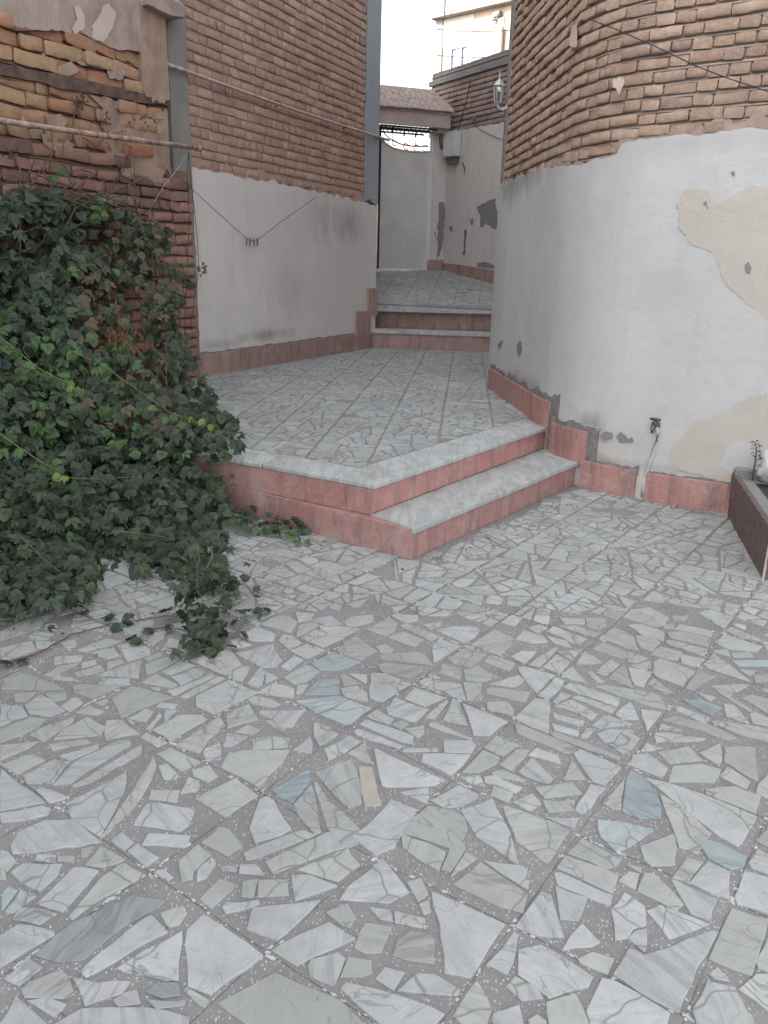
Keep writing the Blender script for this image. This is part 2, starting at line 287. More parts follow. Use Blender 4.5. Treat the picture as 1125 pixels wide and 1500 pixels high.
# ------------------------------------------------ object helpers
def tag(o,label=None,cat=None,group=None,kind=None):
    if label: o['label']=label
    if cat: o['category']=cat
    if group: o['group']=group
    if kind: o['kind']=kind
    return o
def empty(name,loc=(0,0,0)):
    o=bpy.data.objects.new(name,None); o.empty_display_size=.1; col.objects.link(o); o.location=loc; bpy_locs[o]=Vector(loc); return o
bpy_locs={}
def link(name,me,m=None,parent=None,mw=None):
    o=bpy.data.objects.new(name,me); col.objects.link(o)
    if m is not None and len(me.materials)==0: me.materials.append(m)
    if parent is not None:
        o.parent=parent
        q=parent; off=Vector((0,0,0))
        while q is not None: off+=bpy_locs.get(q,Vector((0,0,0))); q=q.parent
        if mw is None: o.location=-off; bpy_locs[o]=-off
        else: o.matrix_basis=Matrix.Translation(-off)@mw; bpy_locs[o]=Vector(o.location)
    elif mw is not None: o.matrix_basis=mw; bpy_locs[o]=Vector(o.location)
    return o
class MB:
    def __init__(s): s.v=[]; s.f=[]; s.r=[]; s.m=[]
    def add(s,v,f,r=0.,m=0):
        k=len(s.v); s.v+= [tuple(x) for x in v]; s.f+=[tuple(i+k for i in q) for q in f]; s.r+=[r]*len(f); s.m+=[m]*len(f); return s
    def box(s,c,size,M_=None,r=0.):
        x,y,z=[a/2 for a in size]; vs=[Vector((i*x,j*y,k*z)) for i in(-1,1) for j in(-1,1) for k in(-1,1)]
        if M_ is not None: vs=[M_@a for a in vs]
        vs=[a+Vector(c) for a in vs]
        return s.add(vs,[(0,1,3,2),(4,6,7,5),(0,4,5,1),(2,3,7,6),(0,2,6,4),(1,5,7,3)],r)
    def tube(s,pts,rad,n=8,r=0.,cap=True):
        pts=[Vector(p) for p in pts]; rs=rad if isinstance(rad,(list,tuple)) else [rad]*len(pts); V=[];Fc=[]
        for i,p in enumerate(pts):
            t=(pts[min(i+1,len(pts)-1)]-pts[max(i-1,0)]).normalized()
            a=t.cross(Vector((0,0,1)));
            if a.length<.05: a=t.cross(Vector((1,0,0)))
            a.normalize(); b=t.cross(a)
            for k in range(n):
                an=2*math.pi*k/n; V.append(p+(a*math.cos(an)+b*math.sin(an))*rs[i])
        for i in range(len(pts)-1):
            for k in range(n): Fc.append((i*n+k,i*n+(k+1)%n,(i+1)*n+(k+1)%n,(i+1)*n+k))
        if cap: Fc.append(tuple(range(n))[::-1]); Fc.append(tuple((len(pts)-1)*n+k for k in range(n)))
        return s.add(V,Fc,r)
    def prism(s,poly,z0,z1,r=0.):
        n=len(poly); zt=z1 if callable(z1) else (lambda x,y:z1); zb=z0 if callable(z0) else (lambda x,y:z0)
        a=sum(poly[i][0]*poly[(i+1)%n][1]-poly[(i+1)%n][0]*poly[i][1] for i in range(n))
        if a<0: poly=poly[::-1]
        v=[(p[0],p[1],zb(*p[:2])) for p in poly]+[(p[0],p[1],zt(*p[:2])) for p in poly]
        return s.add(v,[tuple(range(n))[::-1],tuple(range(n,2*n))]+[(i,(i+1)%n,n+(i+1)%n,n+i) for i in range(n)],r)
    def mesh(s,name,smooth=False,rnd=False):
        me=bpy.data.meshes.new(name); me.from_pydata(s.v,[],s.f)
        if rnd:
            at_=me.attributes.new('rnd','FLOAT','FACE'); at_.data.foreach_set('value',s.r)
        if any(s.m): me.polygons.foreach_set('material_index',s.m)
        if smooth: me.polygons.foreach_set('use_smooth',[True]*len(s.f))
        me.update(); return me
    def build(s,name,m,parent=None,smooth=False,rnd=False): return link(name,s.mesh(name,smooth,rnd),m,parent)

class Path:
    """a line on plan; its open side is to the right of its direction"""
    def __init__(s,pts):
        s.p=[Vector((a[0],a[1])) for a in pts]; s.s=[0.]
        for a,b in zip(s.p,s.p[1:]): s.s.append(s.s[-1]+(b-a).length)
        s.L=s.s[-1]
    def seg(s,x):
        for i in range(len(s.s)-2):
            if x<s.s[i+1]: return i
        return len(s.s)-2
    def at(s,x,d=0.,z=0.):
        i=s.seg(x); t=(s.p[i+1]-s.p[i]).normalized(); P=s.p[i]+t*(x-s.s[i])
        # mitred normal so that offsets stay continuous round the bends
        def nrm(k):
            tt=(s.p[k+1]-s.p[k]).normalized(); return Vector((tt.y,-tt.x))
        f=(x-s.s[i])/(s.s[i+1]-s.s[i]); n=nrm(i); w=min(.12,(s.s[i+1]-s.s[i])/2)
        da=x-s.s[i]; db=s.s[i+1]-x
        if i>0 and da<w: n=(nrm(i)*(.5+.5*da/w)+nrm(i-1)*(.5-.5*da/w)).normalized()
        elif i<len(s.s)-2 and db<w: n=(nrm(i)*(.5+.5*db/w)+nrm(i+1)*(.5-.5*db/w)).normalized()
        P=P+n*d; return Vector((P.x,P.y,z))
    def tan(s,x):
        i=s.seg(x); return (s.p[i+1]-s.p[i]).normalized()
    def find(s,P):
        best=None
        for i in range(len(s.p)-1):
            a,b=s.p[i],s.p[i+1]; t=(b-a).normalized(); u=(Vector((P[0],P[1]))-a).dot(t); u=max(0,min((b-a).length,u)) if 0<i<len(s.p)-2 else u
            dd=(a+t*u-Vector((P[0],P[1]))).length
            if best is None or dd<best[0]: best=(dd,s.s[i]+u)
        return best[1]
def samples(pa,s0,s1,step):
    xs={s0,s1}; k=max(1,int((s1-s0)/step))
    for i in range(k+1): xs.add(s0+(s1-s0)*i/k)
    for q in pa.s:
        if s0<q<s1: xs.add(q)
    o=sorted(xs); r=[o[0]]
    for q in o[1:]:
        if q-r[-1]>1e-4: r.append(q)
    return r
def F_(v): return v if callable(v) else (lambda s:v)
def path_block(pa,s0,s1,z0,z1,d0,d1,step=.25,jag=0.,jagb=0.,seed=0,r=0.,mb=None,wav=0.,bev=0.):
    """closed block following a path, from z0 to z1 and from depth d0 (inside) to d1 (outside)"""
    z0,z1,d1=F_(z0),F_(z1),F_(d1); xs=samples(pa,s0,s1,step); mb=mb or MB(); V=[];Fc=[]
    rg=random.Random(seed)
    for x in xs:
        a=z0(x)+(jagb*(noise.noise(Vector((x*7,seed+.5,1)))*1.1+noise.noise(Vector((x*33,seed+.5,1)))*.55) if jagb else 0)
        b=z1(x)+(jag*(noise.noise(Vector((x*7,seed+.5,5)))*1.1+noise.noise(Vector((x*33,seed+.5,5)))*.6) if jag else 0)
        D=d1(x)+(wav*noise.noise(Vector((x*3,seed,9))) if wav else 0)
        if b<a+.003: b=a+.003
        V+= [pa.at(x,d0,a),pa.at(x,D,a),pa.at(x,D,b-bev) if bev else pa.at(x,D,b),pa.at(x,D-bev,b) if bev else pa.at(x,D-.001,b+.0005),pa.at(x,d0,b)]
    n=len(xs)
    for i in range(n-1):
        for k in range(5): Fc.append((i*5+k,(i+1)*5+k,(i+1)*5+(k+1)%5,i*5+(k+1)%5))
    Fc.append((0,1,2,3,4)); Fc.append(tuple((n-1)*5+k for k in (4,3,2,1,0)))
    mb.add(V,Fc,r); return mb

# ------------------------------------------------ irregular bricks
def brick_mesh(name,L,H,D,seed,m,rough=1.):
    """hand-made brick: fairly flat face, nibbled arrises, one corner knocked back; sides are separate so the edge stays crisp"""
    rg=random.Random(seed); k_=max(2,round(L/.06)); us=[0,.035/L*.2]+[ (i+rg.uniform(-.2,.2))/k_ for i in range(1,k_)]+[1-.035/L*.2,1]; vs=[0,.09,.5,.91,1]
    V=[];Fc=[]; nx=len(us)-1; nz_=len(vs)-1
    tilt=rg.uniform(-.004,.004)*rough; hol=rg.uniform(-.002,.003)*rough; chip=rg.choice([None,None,(0,0),(nx,0),(0,nz_),(nx,nz_)]); slope=rg.uniform(-.003,.004)*rough
    for j,v in enumerate(vs):
        for i,u in enumerate(us):
            x=(u-.5)*L; z=(v-.5)*H; y=slope*(u-.5)*2+(.5-v)*-.005
            edge=i in(0,nx) or j in(0,nz_)
            if edge: y+=.0035+rg.uniform(0,.003)*rough; z+=rg.uniform(-.0022,.0022)*rough; x+=rg.uniform(-.0025,.0025)*rough
            else: y+=rg.uniform(-.0018,.0018)*rough+hol
            if i in(0,nx) and j in(0,nz_): x-=math.copysign(.004,x)*rough; z-=math.copysign(.003,z)*rough
            if chip==(i,j): x-=math.copysign(.012,x)*rough**.5; z-=math.copysign(.010,z); y+=.006
            z+=tilt*(u-.5)*2
            V.append((x,y,z))
    k=nx+1
    for j in range(nz_):
        for i in range(nx): Fc.append((j*k+i,j*k+i+1,(j+1)*k+i+1,(j+1)*k+i))
    rim=[i for i in range(nx+1)]+[j*k+nx for j in range(1,nz_+1)]+[nz_*k+i for i in range(nx-1,-1,-1)]+[j*k for j in range(nz_-1,0,-1)]
    r0=len(V); V+=[V[q] for q in rim]; b0=len(V); V+=[(V[q][0]*.99,D,V[q][2]*.98) for q in rim]; nr=len(rim)
    for a in range(nr): Fc.append((r0+(a+1)%nr,r0+a,b0+a,b0+(a+1)%nr))
    mb=MB(); mb.add(V,Fc); me=mb.mesh(name,smooth=True); me.materials.append(m); return me,V,Fc
def lay_bricks(pa,s0,s1,zlo,zhi,pitch,hb,parent,matfn,mats,seed,pj=1.,lens=((.11,.5),(.215,.5)),depth=.05,proud=.008,rough=1.,maxparts=300,zbase=0.,prm=None):
    """courses of single bricks; the ones that show largest are objects, the others one joined part"""
    rg=random.Random(seed); zlo,zhi=F_(zlo),F_(zhi); lib={}
    for mk in mats:
        for (L,_w) in lens:
            lib[(mk,L)]=[brick_mesh('brick',L,hb,depth,rg.random(),M[mk],rough) for _ in range(5)]
    items=[]
    zmin=min(zlo(s0+(s1-s0)*i/20) for i in range(21)); zmax=max(zhi(s0+(s1-s0)*i/20) for i in range(21))
    k=math.ceil((zmin-zbase)/pitch)-1
    while zbase+k*pitch<zmax:
        zb=zbase+k*pitch; x=s0-rg.uniform(0,.12); k+=1
        while x<s1:
            q=rg.random(); a=0
            for (L,wt) in lens:
                a+=wt
                if q<=a: break
            gap=rg.uniform(.004,.012); c=x+L/2
            fx=1.
            if x<s0: fx=(x+L-s0)/L; c=s0+fx*L/2
            if x+L>s1: fx=(s1-x)/L; c=x+fx*L/2
            x+=L+gap
            if fx<.25 or zb<zlo(c)-hb*.35 or zb>zhi(c): continue
            # do not lay a brick across a bend
            t=(pa.at(c+L*.45)-pa.at(c-L*.45)); ang=math.atan2(t.y,t.x)
            z=zb+hb/2+rg.uniform(-.003,.003)+.006*noise.noise(Vector((c*1.3,k*.7,seed)))
            P=pa.at(c,proud+rg.uniform(-.005,.006)*rough*pj,z)
            mk=matfn(c,z,rg); v=rg.choice(lib[(mk,L)])
            T=Matrix.Translation(P)@Matrix.Rotation(ang,4,'Z')@Matrix.Rotation(rg.uniform(-.018,.018)*rough,4,'Y')@Matrix.Rotation(rg.uniform(-.03,.03)*rough,4,'Z')@Matrix.Diagonal((fx,1,rg.uniform(.93,1.04),1))
            a_,b_,zz=px(P); vis=seen(P,25)
            items.append((0 if vis else 1,zz if zz>0 else 99,T,v,rg.random(),mk))
    items.sort(key=lambda q:(q[0],q[1]))
    rest={}
    for i,(nv,zz,T,v,r,mk) in enumerate(items):
        if i<maxparts and nv==0: link('brick',v[0],None,parent,T)
        else: rest.setdefault(mk,[]).append((T,v,r))
    # the others, one joined part
    if rest:
        mb=MB(); mi={mk:i for i,mk in enumerate(sorted(rest))}
        for mk,q in rest.items():
            for T,v,r in q: mb.add([T@Vector(a) for a in v[1]],v[2],r,mi[mk])
        me=mb.mesh('brickwork',True,True)
        for mk in sorted(rest): me.materials.append(M[mk])
        o=link('brickwork',me,None,parent); o['kind']='stuff'
    return len(items)
def mortar(pa,s0,s1,z0,z1,pitch,hb,parent,m,seed,zbase=0.,back=-.022,lip=-.002,name='mortar'):
    mb=MB(); xs=samples(pa,s0,s1,.09); k0=math.floor((z0-zbase)/pitch); k1=math.ceil((z1-zbase)/pitch); V=[];Fc=[]; rows=[]
    for k in range(k0,k1+1):
        zb=zbase+k*pitch
        rows.append((lip,zb-(pitch-hb)-.001,k)); rows.append((back,zb-.002,k)); 
        rows.append((back,zb+hb*.9,k+.5))
    rows.sort(key=lambda r:r[1])
    for d,z,kk in rows:
        for x in xs:
            j=noise.noise(Vector((x*8,z*8,seed)))*.005; V.append(pa.at(x,d+j,z+.006*noise.noise(Vector((x*1.3,(math.floor(kk)+1)*.7,seed)))))
    n=len(xs)
    for r in range(len(rows)-1):
        for i in range(n-1): Fc.append((r*n+i,r*n+i+1,(r+1)*n+i+1,(r+1)*n+i))
    mb.add(V,Fc); return mb.build(name,m,parent)

# ------------------------------------------------ crazy paving
def clip_half(poly,a,b,c):           # keep a*x+b*y<=c
    o=[]
    for i in range(len(poly)):
        p,q=poly[i],poly[(i+1)%len(poly)]; dp=a*p[0]+b*p[1]-c; dq=a*q[0]+b*q[1]-c
        if dp<=0: o.append(p)
        if dp*dq<0: t=dp/(dp-dq); o.append((p[0]+(q[0]-p[0])*t,p[1]+(q[1]-p[1])*t))
    return o
def area(p): return abs(sum(p[i][0]*p[(i+1)%len(p)][1]-p[(i+1)%len(p)][0]*p[i][1] for i in range(len(p))))/2
def cent(p): return (sum(a[0] for a in p)/len(p),sum(a[1] for a in p)/len(p))
def inside(pt,poly):
    x,y=pt; c=False
    for i in range(len(poly)):
        x1,y1=poly[i][:2]; x2,y2=poly[(i+1)%len(poly)][:2]
        if (y1>y)!=(y2>y) and x<(x2-x1)*(y-y1)/(y2-y1)+x1: c=not c
    return c
def inset(poly,g):
    n=len(poly); s=sum(poly[i][0]*poly[(i+1)%n][1]-poly[(i+1)%n][0]*poly[i][1] for i in range(n))
    if s<0: poly=poly[::-1]
    out=list(poly)
    for i in range(n):
        p=poly[i]; q=poly[(i+1)%n]; L=math.hypot(q[0]-p[0],q[1]-p[1])
        if L<1e-6: continue
        nx,ny=(q[1]-p[1])/L,-(q[0]-p[0])/L
        out=clip_half(out,nx,ny,nx*p[0]+ny*p[1]-g)
        if len(out)<3: return []
    return out
def shatter(poly,rg,amin,amax):
    A=area(poly); 
    if A<amin*1.7 or (A<amax and rg.random()<.25+.6*(1-A/amax)): return [poly]
    # cut roughly across the long side, at times into parallel strips
    n=len(poly); best=max(range(n),key=lambda i:math.dist(poly[i],poly[(i+1)%n])); p,q=poly[best],poly[(best+1)%n]
    ang=math.atan2(q[1]-p[1],q[0]-p[0])+math.pi/2+rg.gauss(0,.33)
    if rg.random()<.08: ang+=math.pi/2
    c=cent(poly); t=rg.uniform(-.16,.16)*math.dist(p,q); c=(c[0]+t*math.cos(ang-math.pi/2),c[1]+t*math.sin(ang-math.pi/2))
    a,b=-math.sin(ang),math.cos(ang); d=a*c[0]+b*c[1]
    A1=clip_half(poly,a,b,d); A2=clip_half(poly,-a,-b,-d); o=[]
    for k in (A1,A2):
        if len(k)>=3 and area(k)>1e-5: o+=shatter(k,rg,amin,amax)
    return o
def stone_geo(poly,zf,h,rg,jit=.0030,bev=.0022):
    n=len(poly); s=sum(poly[i][0]*poly[(i+1)%n][1]-poly[(i+1)%n][0]*poly[i][1] for i in range(n))
    if s<0: poly=poly[::-1]
    pts=[]
    for i in range(n):
        p,q=poly[i],poly[(i+1)%n]; L=math.dist(p,q); pts.append((p[0]+rg.uniform(-jit,jit),p[1]+rg.uniform(-jit,jit)))
        k=int(L/.07)
        for j in range(1,k+1):
            t=(j+rg.uniform(-.25,.25))/(k+1); e=rg.uniform(-jit,jit)*1.3; nx,ny=(q[1]-p[1])/L,-(q[0]-p[0])/L
            pts.append((p[0]+(q[0]-p[0])*t+nx*e,p[1]+(q[1]-p[1])*t+ny*e))
    n=len(pts); tx,ty=rg.uniform(-.004,.004),rg.uniform(-.004,.004); c=cent(pts)
    def hh(p): return h+max(-.002,min(.002,tx*(p[0]-c[0])*4+ty*(p[1]-c[1])*4))
    ins=[]
    for i in range(n):
        a,p,b=pts[i-1],pts[i],pts[(i+1)%n]
        v1=Vector((p[0]-a[0],p[1]-a[1])); v2=Vector((b[0]-p[0],b[1]-p[1]))
        if v1.length<1e-5 or v2.length<1e-5: ins.append(p); continue
        v1.normalize(); v2.normalize(); m=Vector((-v1.y-v2.y,v1.x+v2.x))
        m=m.normalized() if m.length>.1 else Vector((0,0)); ins.append((p[0]+m.x*bev,p[1]+m.y*bev))
    V=[(p[0],p[1],zf(*p)-.003) for p in pts]+[(p[0],p[1],zf(*p)+hh(p)-bev*.6) for p in pts]+[(p[0],p[1],zf(*p)+hh(p)) for p in ins]
    Fc=[tuple(range(2*n,3*n))]
    for i in range(n):
        j=(i+1)%n; Fc.append((i,j,n+j,n+i)); Fc.append((n+i,n+j,2*n+j,2*n+i))
    return V,Fc
def pave(name,parent_label,corner,ci,cj,region_keep,zf,seed,stone_mat,h=.004,traced=(),trace_zone=None,amin=.0016,amax=.02,keepprob=.975,gap=.0105,maxparts=300,clips=(),seam=.0028):
    """corner(i,j) -> plan point of a grid crossing; one tile per cell, its stones set into it"""
    rg=random.Random(seed); root=empty(name); root['kind']='structure'
    cells={}; 
    for i in range(*ci):
        for j in range(*cj):
            q=[corner(i,j),corner(i+1,j),corner(i+1,j+1),corner(i,j+1)]
            c=cent(q)
            if region_keep(c,.30): cells[(i,j)]=q
    # tiles
    tl=[]
    for k,q in cells.items():
        g=inset(q,seam*rg.uniform(.4,1.2))
        for (a_,b_,d_) in clips:
            if len(g)>2: g=clip_half(g,a_,b_,d_)
        if len(g)<3: continue
        c=cent(g); P=(c[0],c[1],zf(*c)); tl.append((px(P)[2] if seen(P,60) else 99,k,g))
    tl.sort(); rest=MB(); tiles={}
    for n_,(zz,k,g) in enumerate(tl):
        mb=MB(); mb.prism(g,lambda x,y:zf(x,y)-.02,zf)
        if n_<maxparts and zz<99: tiles[k]=mb.build('tile',M['terrazzo'],root)
        else: rest.prism(g,lambda x,y:zf(x,y)-.02,zf)
    if rest.v: rest.build('far_tiles',M['terrazzo'],root)['kind']='stuff'
    st=[]
    tp=[(t[0],t[1],cent(t[1])) for t in traced]
    for m_,poly,c in tp: st.append((m_,poly,c,None,h+.0012))
    for k,q in cells.items():
        big=inset(q,rg.uniform(.0,.003))
        for s in shatter(big,rg,amin,amax*rg.uniform(.6,1.3)):
            if rg.random()>keepprob: continue
            s=inset(s,gap*rg.choice((.35,.5,.6,.8,1.2)))
            for (a_,b_,d_) in clips:
                if len(s)>2: s=clip_half(s,a_,b_,d_-.006)
            if len(s)<3 or area(s)<.0006: continue
            for _c in range(rg.choice((0,0,1,1,2)) if len(s)>3 else 0):        # knocked-off corner
                v=rg.randrange(len(s)); p=s[v]; a=s[v-1]; b=s[(v+1)%len(s)]; t=rg.uniform(.12,.3)
                s=s[:v]+[(p[0]+(a[0]-p[0])*t,p[1]+(a[1]-p[1])*t),(p[0]+(b[0]-p[0])*t,p[1]+(b[1]-p[1])*t)]+s[v+1:]
            c=cent(s)
            if not region_keep(c,0.): continue
            if trace_zone and trace_zone(c): continue
            if tp and any(math.dist(c,tc)<.35 and (inside(c,tpoly) or inside(tc,s) or any(inside(v,tpoly) for v in s) or any(inside(v,s) for v in tpoly)) for _m,tpoly,tc in tp): continue
            st.append((stone_mat,s,c,k,h))
    sz=[]
    for it in st:
        P=(it[2][0],it[2][1],zf(*it[2])); z=px(P)[2]
        sz.append((-(area(it[1])/z**3) if seen(P,20) else 1,len(sz)))
    sz.sort(); chosen=set(i for v,i in sz[:maxparts] if v<0)
    rest={}
    for i,(m_,poly,c,k,hh) in enumerate(st):
        V,Fc=stone_geo(poly,zf,hh+rg.uniform(-.0006,.0008),rg)
        if i in chosen:
            par=None
            if k in tiles: par=tiles[k]
            else:
                for kk,q in cells.items():
                    if kk in tiles and inside(c,q): par=tiles[kk]; break
            mb=MB(); mb.add(V,Fc); mb.build('stone',M[m_],par or root)
        else:
            rest.setdefault(m_,MB()).add(V,Fc,rg.random())
    for m_,mb in rest.items():
        o=mb.build('small_stones',M[m_],root,rnd=True); o['kind']='stuff'
    return root
